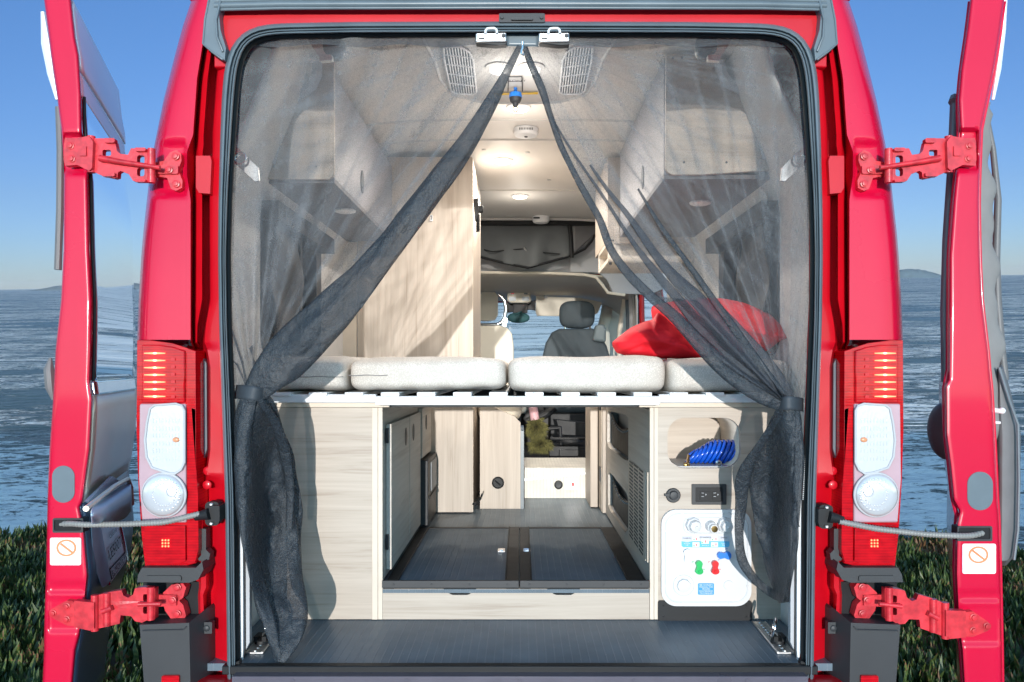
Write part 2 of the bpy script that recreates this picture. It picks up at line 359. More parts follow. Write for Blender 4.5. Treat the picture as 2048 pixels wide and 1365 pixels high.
# ================================================================= the van shell
van = thing('campervan', 'red high-roof camper van seen from behind with both rear doors folded open', 'camper van', (0, 5, GZ))
SIL = [(-90,417),(-60,405),(0,382),(50,365),(101,351),(199,326),(292,307),(367,296),(465,285),(512,281),(600,276),(680,273),(800,272),(940,275),(1050,280),(1130,287),(1420,292)]
JR = [ # y, then eight columns across the door jamb (px), then their depths
 (-90,(440,446,450,456,458,464,466,476),'A'),(90,(405,410,414,424,427,440,443,456),'A'),(157,(394,400,405,415,418,432,434,450),'A'),
 (270,(386,391,397,407,409,424,426,444),'A'),(292,(378,391,397,407,409,424,426,444),'A'),(304,(374,390,396,405,407,424,426,443),'A'),(352,(374,390,396,405,407,420,422,441),'A'),
 (385,(379,388,393,404,406,418,420,440),'A'),(401,(381,388,393,404,406,418,420,440),'A'),(600,(381,386,392,404,406,419,421,440),'A'),(650,(381,386,390,395,397,410,412,442),'A'),
 (685,(381,388,390,394,396,403,409,444),'A'),(700,(389,392,394,398,402,408,415,444),'B'),(735,(391,394,398,402,409,415,421,445),'B'),(900,(392,394,398,402,409,415,421,452),'B'),
 (950,(394,396,398,400,404,408,414,454),'B'),(975,(394,397,400,402,404,406,410,455),'C'),(1130,(396,400,404,408,410,412,416,457),'C'),(1150,(392,398,402,412,416,420,424,458),'C'),
 (1175,(392,398,402,412,416,420,424,458),'C'),(1190,(390,396,400,406,410,414,418,458),'C'),(1420,(400,404,408,418,421,424,428,462),'C')]
DZ = {'A': (2.115,2.175,2.148,2.140,2.200,2.200,2.150,2.135), 'B': (2.15,2.21,2.21,2.21,2.21,2.205,2.122,2.135), 'C': (2.16,2.15,2.132,2.130,2.15,2.185,2.185,2.135)}
JT = [(y,) + c + DZ[k] for y, c, k in JR]
def hinge_dip(px, py):
    return .016 * sm(290, 306, px) * (1 - sm(366, 376, px)) * sm(276, 296, py) * (1 - sm(382, 398, py))
def corner_mesh(mirror):
    mb = MB(); mb.mirror = mirror
    ys = [-90 + 6 * k for k in range(int((678 + 90) / 6) + 1)] + [680]
    nc = 26
    def pt(i, y):
        s = tab(SIL, y)[0]; j = tab(JT, y); inn = j[0]
        Xs = (s - CX) / F * 2.25; z = -(y - CY) / F
        if i == 0: return V((Xs + .01, 3.0, z * 2.14))
        if i == 1: return V((Xs, 2.29, z * 2.14))
        u = (i - 2) / (nc - 2)
        px = lerp(s + 1.5, inn, u); w = (px - s)
        Yd = 2.118 + .12 * math.exp(-w / 7.0) + hinge_dip(px, y) + .010 * math.exp(-((w - 14) / 5) ** 2) * 0
        return P(px, y, Yd)
    vs = [pt(i, y) for y in ys for i in range(nc + 1)]
    # rolled edge into the jamb
    fs = [(r * (nc + 1) + c, (r + 1) * (nc + 1) + c, (r + 1) * (nc + 1) + c + 1, r * (nc + 1) + c + 1) for r in range(len(ys) - 1) for c in range(nc)]
    n = len(vs); m = len(ys)
    last = [P(lerp(tab(SIL, 680)[0], tab(JT, 680)[0], u / 10), 681.5, 2.135 + .1 * math.exp(-u * 1.5)) for u in range(11)]
    mb.add(vs, fs)
    # return under the lower edge above the lamp
    e = [pt(i, 680) for i in range(2, nc + 1)]
    mb.add(e + [p + V((0, .03, .004)) for p in e], [(k, k + len(e), k + 1 + len(e), k + 1) for k in range(len(e) - 1)])
    return mb
def jamb_mesh(mirror):
    mb = MB(); mb.mirror = mirror
    ys = [-90 + 5 * k for k in range(303)]
    vs = []
    for y in ys:
        t = tab(JT, y)
        cols = list(zip(t[:8], t[8:]))
        row = [P(cols[0][0], y, 2.125 if y < 690 else cols[0][1])]
        for a, b in zip(cols, cols[1:]):
            for k in (0, .3, .7):
                row.append(P(lerp(a[0], b[0], k), y, lerp(a[1], b[1], k)))
        row.append(P(cols[-1][0], y, cols[-1][1])); row.append(P(cols[-1][0] + 22, y, 2.16))
        vs += row; w = len(row)
    fs = [(r * w + c, (r + 1) * w + c, (r + 1) * w + c + 1, r * w + c + 1) for r in range(len(ys) - 1) for c in range(w - 1)]
    mb.add(vs, fs)
    # stamped pads and bolts on the jamb
    mb.plate([[P(x, y, 2.128) for x, y in [(392, 312), (420, 312), (423, 322), (420, 388), (398, 386), (392, 376)]]], (0, .03, 0))
    for x, y in ((416, 942), (415, 970)): mb.lathe(P(x, y, 2.135), (0, -1, 0), [(0, .012), (.004, .012), (.006, .009)], 18)
    return mb
for mir_ in (False, True):
    corner_mesh(mir_).build('corner_panel', M['red'], van, angle=50)
    jamb_mesh(mir_).build('door_jamb', M['red_dark'], van, angle=42)
    mb = MB(); mb.mirror = mir_      # black drainage block and small bracket inside the jamb
    mb.pp([(393, 704), (400, 705), (413, 728), (414, 900), (400, 938), (393, 940)], 2.165, .05); mb.pp([(396, 712), (402, 715), (402, 925), (396, 932)], 2.155, .02)
    mb.build('drain_block', M['rubber'], van, bevel=.002)
    mb = MB(); mb.mirror = mir_
    mb.pp(rrect(402, 1058, 412, 1130, 2), 2.128, .03); mb.pp([(396, 1118), (412, 1100), (420, 1108), (418, 1120), (398, 1122)], 2.118, .03); mb.pp(rrect(398, 1245, 424, 1268, 2), 2.12, .02)
    mb.lathe(P(413, 1257, 2.12), (0, -1, 0), [(0, .009), (.003, .008), (.005, .004)], 16)
    mb.build('jamb_clip', M['bumper'], van, bevel=.0015)
# --- side shells: rows follow the body's tumblehome; real openings for windows and the sliding door
def side_x(z):
    return abs((tab(SIL, CY - z * F / 2.25)[0] - CX) / F * 2.25)
def shell(sg):
    mb = MB(); Y0, Y1, z0, z1 = 2.29, 7.25, -.95, 1.06
    nu, nv = 124, 50
    def hole(u, v):
        Y = lerp(Y0, Y1, u); z = lerp(z0, z1, v)
        if 2.62 < Y < 3.36 and .08 < z < .555: return True
        if sg > 0 and 4.55 < Y < 5.85 and -.78 < z < .86: return True
        if 6.15 < Y < 7.0 and .10 < z < .62: return True
        return False
    def fn(u, v):
        Y = lerp(Y0, Y1, u); z = lerp(z0, z1, v)
        return V((sg * side_x(z), Y, z))
    mb.grid(fn, nu, nv, hole); mb.build('side_panel', M['red'], van, solid=.012)
shell(-1); shell(1)
mb = MB()
mb.grid(lambda u, v: V((lerp(-1, 1, u) * side_x(1.06), lerp(2.13, 6.6, v), 1.06 + .10 * (1 - (2 * u - 1) ** 4))), 24, 20)
mb.grid(lambda u, v: V((lerp(-1, 1, u) * side_x(1.06), 6.6 + v * .5, 1.06 + .10 * (1 - (2 * u - 1) ** 4) * (1 - v) - .45 * v * v)), 24, 8)
mb.build('roof', M['red'], van, solid=.014)
mb = MB()   # nose: wings, bonnet and grille end, out of sight from behind but closing the body
mb.grid(lambda u, v: V((lerp(-.95, .95, u), 7.2 + v * .75, .08 - .30 * v - .12 * v * v - .1 * abs(2 * u - 1) ** 3)), 16, 8)
mb.grid(lambda u, v: V((lerp(-.95, .95, u), 7.95 + .05 * v, -.34 - .62 * v - .1 * abs(2 * u - 1) ** 3)), 16, 6)
for s in (-1, 1): mb.add([(s * .95, 7.2, -.02), (s * .95, 7.95, -.44), (s * .95, 8.0, -1.06), (s * 1.0, 7.2, -1.06)], [(0, 1, 2, 3)])
mb.build('bonnet', M['red'], van, solid=.012)
for s in (-1, 1):
    for Yw in (3.1, 7.2):
        mb = MB(); mb.lathe((s * .86, Yw, GZ + .33), (s, 0, 0), [(-.1, .31), (-.08, .33), (.08, .33), (.1, .31)], 36)
        w = mb.build('wheel', M['black_matt'], van)
        mb = MB(); mb.lathe((s * .86, Yw, GZ + .33), (s, 0, 0), [(.09, .20), (.105, .20), (.10, .05), (.115, .04)], 30); mb.build('rim', M['steel'], w)
# --- rear header: red band, grey drip rail, corner trims
SEAL = [(464,1420,17),(461,1200,17),(459,1000,18),(451,780,17),(446,650,16),(444,512,16),(446,400,18),(450,300,21),(455,200,24),(461,135,25),(471,98,24),(490,74,23),(516,62,22),(552,58,22),(700,55,22),(1041,54,22)]
def seal_path(off=0.0):
    # resampled centre line over the whole opening
    pts = SEAL + [(2 * CX + 2 - x, y, w) for x, y, w in reversed(SEAL[:-1])]
    out = []
    for a, b in zip(pts, pts[1:]):
        d = math.hypot(b[0] - a[0], b[1] - a[1]); n = max(1, int(d / 14))
        for k in range(n): out.append(tuple(lerp(p, q, k / n) for p, q in zip(a, b)))
    out.append(pts[-1])
    for _ in range(3):
        out = [out[0]] + [tuple((p + 2 * q + r) / 4 for p, q, r in zip(out[i - 1], out[i], out[i + 1])) for i in range(1, len(out) - 1)] + [out[-1]]
    return out
SP = seal_path()
mb = MB()
top = [(x, y) for x, y, w in SP if y < 135]
mb.pp([(428, 135), (428, 14), (1654, 14), (1654, 135)] + [(x, y) for x, y in reversed(top)], 2.128, .05)
mb.build('header_panel', M['red_dark'], van, bevel=.003)
mb = MB(); mb.pp([(360, -130), (1720, -130), (1668, -4), (412, -4)], 2.115, .06); mb.build('roof_edge', M['red'], van, bevel=.004)
mb = MB()
for y0, y1, r in ((-4, 4, .006), (4, 15, .009), (14, 20, .004)):
    ym = (y0 + y1) / 2; mb.tube([P(430, ym + 3, 2.105), P(560, ym, 2.102), P(1041, ym - 1, 2.1), P(1520, ym, 2.102), P(1652, ym + 3, 2.105)], r, 12)
mb.build('drip_rail', M['rubber'], van)
for mir_ in (False, True):
    mb = MB(); mb.mirror = mir_
    mb.pp([(419, -10), (446, -6), (438, 30), (441, 60), (452, 96), (449, 121), (438, 112), (420, 100), (405, 90), (411, 40)], 2.10, .03)
    mb.tube([P(419, -6, 2.10), P(410, 40, 2.10), P(406, 88, 2.10), P(424, 104, 2.10), P(446, 120, 2.10)], .003, 8)
    mb.tube([P(441, 2, 2.098), P(432, 40, 2.096), P(434, 74, 2.096), P(446, 104, 2.098)], .0035, 8)
    mb.build('corner_trim', M['rubber'], van, bevel=.004)
PROF = [(-.5,.012),(-.5,-.004),(-.42,-.016),(-.28,-.021),(-.12,-.019),(-.02,-.010),(.02,-.006),(.08,-.013),(.18,-.015),(.25,-.006),(.30,-.012),(.40,-.013),(.46,-.006),(.5,.0),(.5,.03)]
mb = MB(); vs = []
for i, (x, y, w) in enumerate(SP):
    a = SP[max(0, i - 1)]; b = SP[min(len(SP) - 1, i + 1)]
    tx, ty = b[0] - a[0], b[1] - a[1]; l = math.hypot(tx, ty); nx, ny = -ty / l, tx / l    # towards the opening
    for u, d in PROF: vs.append(P(x + nx * u * w, y + ny * u * w, 2.125 + d))
w = len(PROF)
mb.add(vs, [(i * w + k, i * w + k + 1, (i + 1) * w + k + 1, (i + 1) * w + k) for i in range(len(SP) - 1) for k in range(w - 1)])
mb.build('door_seal', M['rubber'], van, angle=60)
mb = MB(); lp = []
for i, (x, y, w) in enumerate(SP):
    a = SP[max(0, i - 1)]; b = SP[min(len(SP) - 1, i + 1)]; tx, ty = b[0] - a[0], b[1] - a[1]; l = math.hypot(tx, ty)
    lp.append(P(x - ty / l * (w * .5 + 3.5), y + tx / l * (w * .5 + 3.5), 2.148))
mb.tube(lp, .009, 8); mb.build('seal_lip', M['black'], van, angle=60)
# latch keeper in the header, grey film patches beside it
mb = MB(); mb.pp(rrect(998, 27, 1090, 45, 3), 2.10, .03); mb.pp(rrect(1022, 34, 1066, 40, 2), 2.094, .01)
for x in (1004, 1083): mb.lathe(P(x, 36, 2.10), (0, -1, 0), [(0, .005), (.004, .004)], 14)
mb.build('latch_keeper', M['bumper'], van, bevel=.002)
# --- tail lights
for mir_, lab in ((False, None), (True, None)):
    def T(mb): mb.mirror = mir_; return mb
    mb = T(MB()); mb.pp([(274,681),(300,681),(345,687),(391,702),(392,935),(397,990),(399,1100),(392,1127),(372,1132),(290,1132),(283,1070),(276,960),(273,860)], 2.112, .09)
    mb.pp([(374,697),(391,703),(392,935),(396,990),(397,1100),(390,1126),(374,1130)], 2.106, .03)
    lamp = mb.build('tail_light', M['redlens'], van, bevel=.006, seg=3)
    mb = T(MB()); mb.pp([(283,690),(318,690),(345,694),(369,702),(369,806),(283,806)], 2.104, .02); bl = mb.build('brake_lens', M['redlens'], lamp, bevel=.003) if False else mb.build('brake_lens', M['redlens'], lamp, bevel=.003)
    mb = T(MB())
    for k in range(7):
        y = 707 + 14.4 * k
        mb.m = 0; mb.pp([(288, y - .9), (309, y - 2.2), (330, y - .9), (330, y + .9), (309, y + 2.2), (288, y + .9)], 2.100, .01); mb.m = 1; mb.ball(P(310, y, 2.101), .0062, .003, .0026, 12, 8)
    mb.build('glint_segments', [M['glintred'], M['glintpt']], lamp)  # reflector bars, their glint built as emission
    mb = T(MB()); 
    for k in range(6): mb.pp(rrect(342, 716 + 15 * k, 350, 722 + 15 * k, 2), 2.1012, .01)
    mb.build('reflex_cells', M['red_dark'], lamp)
    mb = T(MB()); mb.pp([(279,808),(371,808),(372,1046),(284,1046),(277,960)], 2.1045, .02); mb.build('lamp_bezel', plain('lamp_bezel', (.50, .34, .38), .2, coat=1) if not mir_ else bpy.data.materials['lamp_bezel'], lamp, bevel=.004)
    mb = T(MB()); o = [(309,811),(352,808),(364,812),(369,822),(369,925),(362,940),(350,948),(334,946),(304,936),(293,914),(290,880),(294,846),(300,818)]
    mb.pp(o, 2.098, .02); ind = mb.build('indicator_lens', M['reflector'], lamp, bevel=.006, seg=3)
    mb = T(MB()); mb.ball(P(352, 880, 2.097), .010, .004, .007, 14, 10); mb.build('bulb', M['amber'], ind)
    mb = T(MB()); mb.tube([P(x, y, 2.097) for x, y in o], .0035, 8, closed=True); mb.build('rim', M['lgrey'], ind)
    mb = T(MB())
    for r_, yy in enumerate((842, 858, 872, 888, 902, 918)):
        for c_ in range(9): x = 306 + 6.4 * c_; mb.pp([(x - 1.0, yy - 4), (x + 1.0, yy - 4.6), (x + 1.4, yy + 3.4), (x - .6, yy + 4)], 2.0972, .004)
    mb.build('flutes', M['lamp_flute'], ind)
    mb = T(MB()); c = P(328, 990, 2.10); mb.lathe(c, (0, -1, 0), [(0, .058), (.006, .057), (.012, .050), (.015, .035), (.016, .01)], 40); rv = mb.build('reverse_lens', M['reflector'], lamp)
    mb = T(MB()); mb.tube([P(x, y, 2.098) for x, y in ell(328, 990, 43, 43, 40)], .0035, 8, closed=True); mb.tube([P(x, y, 2.083) for x, y in ell(343, 984, 10, 10, 20)], .0012, 6, closed=True); [mb.tube([P(x, y, 2.0835 + .0002 * q_) for x, y in ell(328, 990, q_, q_, 30)], .0009, 5, closed=True) for q_ in (18, 27, 35)]; mb.build('rim', M['lgrey'], rv)
    mb = T(MB())
    for c_ in range(26):
        a_ = 2 * math.pi * c_ / 26; mb.ball(P(328 + 31 * math.cos(a_), 990 + 31 * math.sin(a_), 2.087), .0035, .002, .0035, 8, 6); mb.ball(P(328 + 22.5 * math.cos(a_), 990 + 22.5 * math.sin(a_), 2.0845), .0026, .002, .0026, 8, 6)
    mb.build('flutes', M['lamp_flute'], rv)
    mb = T(MB()); mb.pp([(288,1052),(370,1052),(371,1122),(360,1128),(294,1128),(290,1100)], 2.102, .02); fg = mb.build('fog_lens', M['redlens'], lamp, bevel=.004)
    mb = T(MB())
    for i in range(3):
        for j in range(3): mb.ball(P(325 + 6 * i, 1081 + 6 * j, 2.1005), .0028, .002, .0028, 8, 6)
    mb.build('glint_segments', M['glintred'], fg)
    # bumper corner under the lamp
    mb = T(MB()); mb.pp([(284,1136),(392,1136),(404,1124),(407,1140),(396,1160),(378,1166),(274,1165),(276,1150)], 2.085, .12)
    mb.pp(rrect(290, 1152, 362, 1164, 4), 2.080, .01); mb.build('bumper_cap', M['bumper'], van, bevel=.006, seg=3)
    mb = T(MB()); mb.pp([(286,1166),(402,1164),(404,1246),(286,1246)], 2.15, .08); mb.build('hinge_recess', M['black_matt'], van)
    mb = T(MB())
    a = [P(279,1250,2.07),P(378,1246,2.07),P(414,1216,2.13),P(424,1216,2.15)]; b = [P(292,1425,2.07),P(382,1425,2.07),P(416,1425,2.13),P(424,1425,2.15)]
    bk = [p + V((0, .16, 0)) for p in a]; bk2 = [p + V((0, .16, 0)) for p in b]
    vs = a + b + bk + bk2; fs = []
    for k in range(3): fs += [(k, k + 4, k + 5, k + 1), (k + 8, k, k + 1, k + 9)]
    fs += [(8, 12, 4, 0), (3, 7, 15, 11)]
    mb.add(vs, fs); mb.tube([P(284,1262,2.066),P(366,1260,2.066),P(372,1254,2.066)], .0016, 6)
    mb.build('bumper_corner', M['bumper'], van, bevel=.006, seg=3)
    mb = T(MB()); mb.pp(rrect(323, 1352, 358, 1400, 3), 2.062, .01); mb.build('bumper_reflector', M['redlens'], van, bevel=.001)
# ---------------------------------------------------------------- hinges
def bolt(mb, p, r=.0075):
    mb.lathe(p, (0, -1, 0), [(0, r * 1.35), (.002, r * 1.35), (.0025, r), (.0065, r * .92), (.007, r * .5)], 6 if False else 16)
def upper_hinge(parent, mirror, dy=0):
    mb = MB(); mb.mirror = mirror
    k = lambda x, y: (x, y + dy * max(0, (300 - x)) / 160)
    K = lambda pts: [k(*p) for p in pts]
    mb.pp([(306,326),(328,322),(340,305),(352,300),(362,308),(363,322),(356,340),(365,362),(364,376),(352,382),(342,378),(334,356),(306,352)], 2.112, .03)
    mb.pp(rrect(302, 330, 356, 348, 4), 2.104, .012)
    for x, y in ((351,313),(338,340),(352,368)): bolt(mb, P(x, y, 2.108 if x > 345 else 2.102))
    mb.pp([K([(182,277),(207,277),(230,284),(234,302),(240,308),(256,310),(262,297),(290,298),(305,302),(305,362),(292,364),(266,362),(257,348),(241,342),(236,345),(235,355),(228,357),(205,352),(182,342)]),
           K(rrect(274, 311, 289, 329, 5)), K(rrect(274, 336, 289, 353, 5)), K(rrect(205, 300, 222, 312, 3))], 2.085, .018)
    mb.tube([P(*k(200, 317), 2.078), P(*k(240, 324), 2.074), P(320, 336, 2.078)], [.009, .007, .006], 10)
    for x, a, b in ((303, 298, 366), (183, 273, 346)): mb.tube([P(*k(x, a), 2.088), P(*k(x, b), 2.088)], .010, 14)
    for x, y, w, h in ((218, 281, 22, 9), (216, 349, 26, 8), (280, 299, 22, 7), (280, 361, 22, 6)): mb.pp(K(rrect(x - w/2, y - h/2, x + w/2, y + h/2, 3)), 2.074, .016)
    mb.pp(K([(152,277),(178,272),(186,284),(184,336),(178,342),(152,329)]), 2.072, .022)
    mb.pp(K([(130,276),(156,277),(156,330),(130,332),(127,320),(128,288)]), 2.092, .02)
    mb.pp(K(rrect(157, 292, 172, 312, 2)), 2.068, .008)
    for x, y in ((141,292),(143,318)): bolt(mb, P(*k(x, y), 2.092))
    return mb.build('hinge', M['hinge'], parent, bevel=.0028, seg=2)
def lower_hinge(parent, mirror, dy=0):
    mb = MB(); mb.mirror = mirror
    k = lambda x, y: (x, y + dy * max(0, (310 - x)) / 190)
    K = lambda pts: [k(*p) for p in pts]
    mb.pp([(326,1186),(343,1170),(366,1167),(372,1176),(366,1196),(358,1202),(366,1210),(372,1232),(366,1243),(344,1241),(330,1222),(326,1206)], 2.115, .03)
    mb.pp([(316,1190),(352,1192),(352,1212),(316,1214)], 2.106, .012)
    for x, y in ((355,1175),(345,1201),(355,1228)): bolt(mb, P(x, y, 2.112 if x > 350 else 2.104))
    mb.pp([K([(186,1193),(222,1184),(243,1181),(247,1192),(256,1196),(266,1190),(270,1177),(285,1175),(310,1177),(310,1238),(294,1241),(284,1246),(270,1243),(262,1233),(241,1231),(239,1248),(222,1252),(186,1260)]),
           K(rrect(206, 1200, 218, 1214, 3)), K(rrect(206, 1224, 218, 1238, 3)), K(rrect(286, 1189, 296, 1203, 3)), K(rrect(286, 1214, 296, 1228, 3))], 2.085, .02)
    mb.tube([P(*k(276, 1209), 2.075), P(322, 1208, 2.08)], .006, 10); mb.tube([P(*k(204, 1224), 2.076), P(*k(224, 1216), 2.076)], .007, 10)
    for x, a, b in ((302, 1174, 1240), (214, 1186, 1252), (190, 1190, 1262)): mb.tube([P(*k(x, a), 2.085), P(*k(x, b), 2.085)], .010, 14)
    mb.pp(K([(148,1202),(188,1206),(188,1258),(180,1262),(148,1255)]), 2.07, .02)
    mb.pp(K([(97,1226),(104,1218),(134,1201),(147,1204),(152,1212),(152,1244),(147,1253),(134,1252),(104,1236)]), 2.092, .02)
    for x, y in ((106,1227),(133,1213),(133,1239)): bolt(mb, P(*k(x, y), 2.092))
    return mb.build('hinge', M['hinge'], parent, bevel=.0028, seg=2)
# ---------------------------------------------------------------- rear doors, folded forward along the sides
BL = [(-60,70,136),(0,88,143),(75,98,151),(110,102,158),(157,109,161),(191,114,163),(210,116,163),(262,123,164),(300,126,170),(345,128,176),(500,127,179),(600,122,184),(700,111,183),(765,108,181),(800,106,186),(900,99,181),(1000,95,167),(1015,95,160),(1060,94,169),(1150,92,177),(1200,90,172),(1270,88,160),(1300,88,152),(1365,85,146),(1420,83,142)]
BR = [(-60,1950,2018),(0,1940,2009),(60,1933,2001),(140,1921,1988),(200,1916,1975),(255,1919,1963),(330,1913,1960),(400,1906,1958),(510,1898,1960),(600,1898,1964),(700,1897,1976),(760,1896,1981),(772,1889,1983),(870,1890,1989),(930,1898,1992),(1000,1905,1995),(1022,1918,1997),(1050,1912,1998),(1150,1910,2001),(1250,1915,2003),(1300,1922,2004),(1365,1926,2005),(1420,1930,2006)]
def bandmesh(rows, dips):
    mb = MB(); ys = [-60 + 5 * k for k in range(297)]; nc = 22; vs = []
    for y in ys:
        a, b = tab(rows, y); row = [P(a, y, 2.20), P(a, y, 2.125)]
        for c in range(nc + 1):
            u = c / nc; px = lerp(a, b, u)
            edge = math.exp(-(min(u, 1 - u) * (b - a)) / 2.2)
            d = 0
            for (x0, y0, x1, y1, dep) in dips:
                d += dep * sm(x0 - 4, x0 + 3, px) * (1 - sm(x1 - 3, x1 + 4, px)) * sm(y0 - 7, y0 + 5, y) * (1 - sm(y1 - 5, y1 + 7, y))
            row.append(P(px, y, 2.105 + .016 * edge + d))
        row += [P(b, y, 2.125), P(b, y, 2.16)]
        vs += row; w = len(row)
    mb.add(vs, [(r * w + c, (r + 1) * w + c, (r + 1) * w + c + 1, r * w + c + 1) for r in range(len(ys) - 1) for c in range(w - 1)])
    return mb
def add_common(door, ox, sticker, plug, cup, dots, sg):
    """oval plug, sticker, strap pocket, weld dimples: outlines in photo pixels"""
    mb = MB(); x0, y0, x1, y1 = plug; mb.pp(rrect(x0, y0, x1, y1, (x1 - x0) / 2 - .5, 10), 2.103, .01); mb.build('oval_plug', M['rubber'], door, bevel=.003, seg=3)
    mb = MB(); x0, y0, x1, y1 = sticker; mb.pp(rrect(x0, y0, x1, y1, 4), 2.1028, .004)
    st = mb.build('sticker', M['white'], door)
    cx, cy = (x0 + x1) / 2 + sg * 1.5, y0 + (y1 - y0) * .37
    mb = MB(); mb.plate([[P(x, y, 2.102) for x, y in ell(cx, cy, 20, 17, 36)], [P(x, y, 2.102) for x, y in ell(cx, cy, 16, 13.4, 36)]], (0, .0008, 0))
    mb.plate([[P(cx + a, cy + b, 2.1017) for a, b in ((-13, -7), (-10, -10), (13, 8), (10, 10.5))]], (0, .0008, 0))
    mb.build('prohibition_mark', M['orange'], st)
    mb = MB(); x0, y0, x1, y1 = cup
    mb.pp([rrect(x0, y0, x1, y1, 3), rrect(x0 + 3, y0 + 3, x1 - 4, y1 - 4, 3)], 2.10, .03); mb.m = 1; mb.pp(rrect(x0 + 2, y0 + 2, x1 - 2, y1 - 2, 2), 2.103, .004)
    mb.build('strap_pocket', [M['bumper'], M['black_matt']], door, bevel=.0015)
    mb = MB()
    for x, y in dots: mb.ball(P(x, y, 2.107), .003, .002, .003, 10, 6)
    mb.build('weld_dimple', M['red'], door)
def strap(door, pts, body):
    q = []
    for a, b in zip(pts, pts[1:]):
        n = max(2, int(abs(b[0] - a[0]) / 1.5))
        for k in range(n): q.append(tuple(lerp(s, t, k / n) for s, t in zip(a, b)))
    q.append(pts[-1]); 
    for _ in range(60): q = [q[0]] + [tuple((p + 2 * r + t) / 4 for p, r, t in zip(q[i - 1], q[i], q[i + 1])) for i in range(1, len(q) - 1)] + [q[-1]]
    mb = MB(); P3 = [P(x, y, Y) for x, y, Y in q]
    mb.tube(P3, [.0082 if (i // 2) % 2 else .0066 for i in range(len(P3))], 12)
    s = mb.build('check_strap', M['flex'], door, angle=80)
    mb = MB(); bx, by = body; sg = 1 if bx < CX else -1
    mb.pp(rrect(min(bx - 8 * sg, bx + 15 * sg), by - 16, max(bx - 8 * sg, bx + 15 * sg), by + 16, 3), 2.085, .05)
    mb.pp(rrect(bx - 14, by - 24, bx + 14, by + 24, 9), 2.10, .03)
    mb.tube([P(bx - 6 * sg, by, 2.08), P(bx - 24 * sg, by + 4, 2.08), P(bx - 34 * sg, by + 7, 2.08)], [.016, .012, .010], 12)
    b = mb.build('strap_bracket', M['black'], s, bevel=.003)
    mb = MB()
    for d in (-19, 19): mb.lathe(P(bx, by + d, 2.098), (0, -1, 0), [(0, .005), (.006, .005), (.008, .003)], 12)
    mb.build('screw', M['steel'], s)
dl = bandmesh(BL, [(128, 270, 170, 345, .018), (98, 1168, 168, 1186, .008), (98, 1196, 168, 1262, .006)]).build('rear_door', M['red'], van, angle=55)
dl['label'] = 'left rear door folded forward, licence plate on its outer skin'
add_common(dl, 0, (100, 1076, 162, 1131), (104, 932, 149, 1006), (105, 1037, 166, 1066), ((131,897),(171,896),(121,918),(154,920),(165,612),(158,700),(150,652)), 1)
upper_hinge(dl, False); lower_hinge(dl, False)
strap(dl, [(120,1049,2.115),(140,1047,2.09),(170,1050,2.075),(250,1049,2.07),(330,1045,2.07),(400,1028,2.075)], (424, 1028))
# outer skin, seen at a raking angle between the hinge edge and the body
KS = -.33
def skin(z, s, off=0.0):
    near = tab(BL, CY - z * F / 2.12)[1]; Xn = (near - CX) / F * 2.12
    Yf = 2.86 - .30 * sm(-.62, -1.0, z) - .05 * sm(.3, 1.0, z)
    Y = lerp(2.125, Yf, s); curve = .035 * s * s
    return V((Xn + KS * (Y - 2.12) + curve * 0 + off, Y + off * .33, z))
def skinpx(px, py, off=0.0):
    near = tab(BL, py)[1] if False else 181
    Xn = (near - CX) / F * 2.12 + off; a = (px - CX) / F
    Y = (Xn - KS * 2.12) / (a - KS); return P(px, py, Y)
def skin_piece(name, z0, z1, mat, s0=0, s1=1, off=0.0, thick=.02, nz=8, par=None):
    mb = MB(); mb.grid(lambda u, v: skin(lerp(z0, z1, v), lerp(s0, s1, u), off), 14, nz)
    return mb.build(name, mat, par or dl, solid=min(thick, .006))
skin_piece('upper_skin', .81, 1.0, M['reflwhite'], nz=10)  # skin pieces carry painted reflection tones instead of the body red
skin_piece('frame_band', .745, .805, M['reflwhite'], off=-.004)
m_, nt, b = new_mat('sky_mirroring_glass'); b.inputs['Base Color'].default_value = (.80, .84, .88, 1); b.inputs['Metallic'].default_value = 1; b.inputs['Roughness'].default_value = .035; M['mirror'] = m_
pane = skin_piece('window_pane', -.03, .74, M['mirror'], .03, .985, off=-.002, thick=.006, nz=14)
mb = MB()
mb.tube([skin(-.03 + .77 * k / 20, .012, .004) for k in range(21)], .0015, 8); mb.build('window_rubber', M['black'], pane)
skin_piece('sill_strip', -.068, -.032, M['chrome'], off=.004)
skin_piece('middle_skin', -.36, -.07, M['reflbeige'], nz=6)
skin_piece('lower_skin', -1.0, -.362, M['reflslate'], nz=14)
mb = MB(); mb.plate([[skinpx(x, y, .012) for x, y in ((176,1003),(226,953),(242,965),(184,1008))]], (-.01, 0, 0)); mb.build('handle_niche', M['handle'], dl)  # niche strip in the same grey-blue as the handle pod
mb = MB()   # bulging handle pod above the plate
def pod(u, v):
    t = [(183,1012,1048),(200,1003,1052),(225,985,1050),(250,968,1036),(262,962,1022)]
    i = u * (len(t) - 1); k = min(int(i), len(t) - 2); f = i - k
    x = lerp(t[k][0], t[k + 1][0], f); y0 = lerp(t[k][1], t[k + 1][1], f); y1 = lerp(t[k][2], t[k + 1][2], f)
    return skinpx(x, lerp(y0, y1, v), .012 + .045 * math.sin(math.pi * v) ** .7)
mb.grid(pod, 20, 10); mb.build('handle_pod', M['handle'], dl, solid=.004)
mb = MB(); mb.tube([skinpx(x, y, .03) for x, y in ((172,1018),(200,996),(230,972),(256,958),(262,975),(264,1010))], .007, 8); mb.build('pod_rim', M['reflbeige'], dl)
pq = [P(197, 1052, 2.24), P(239, 1047, 2.54), P(254, 1120, 2.66), P(221, 1167, 2.39)]
n_ = (pq[1] - pq[0]).cross(pq[3] - pq[0]).normalized()
if n_.dot(pq[0]) > 0: n_ = -n_
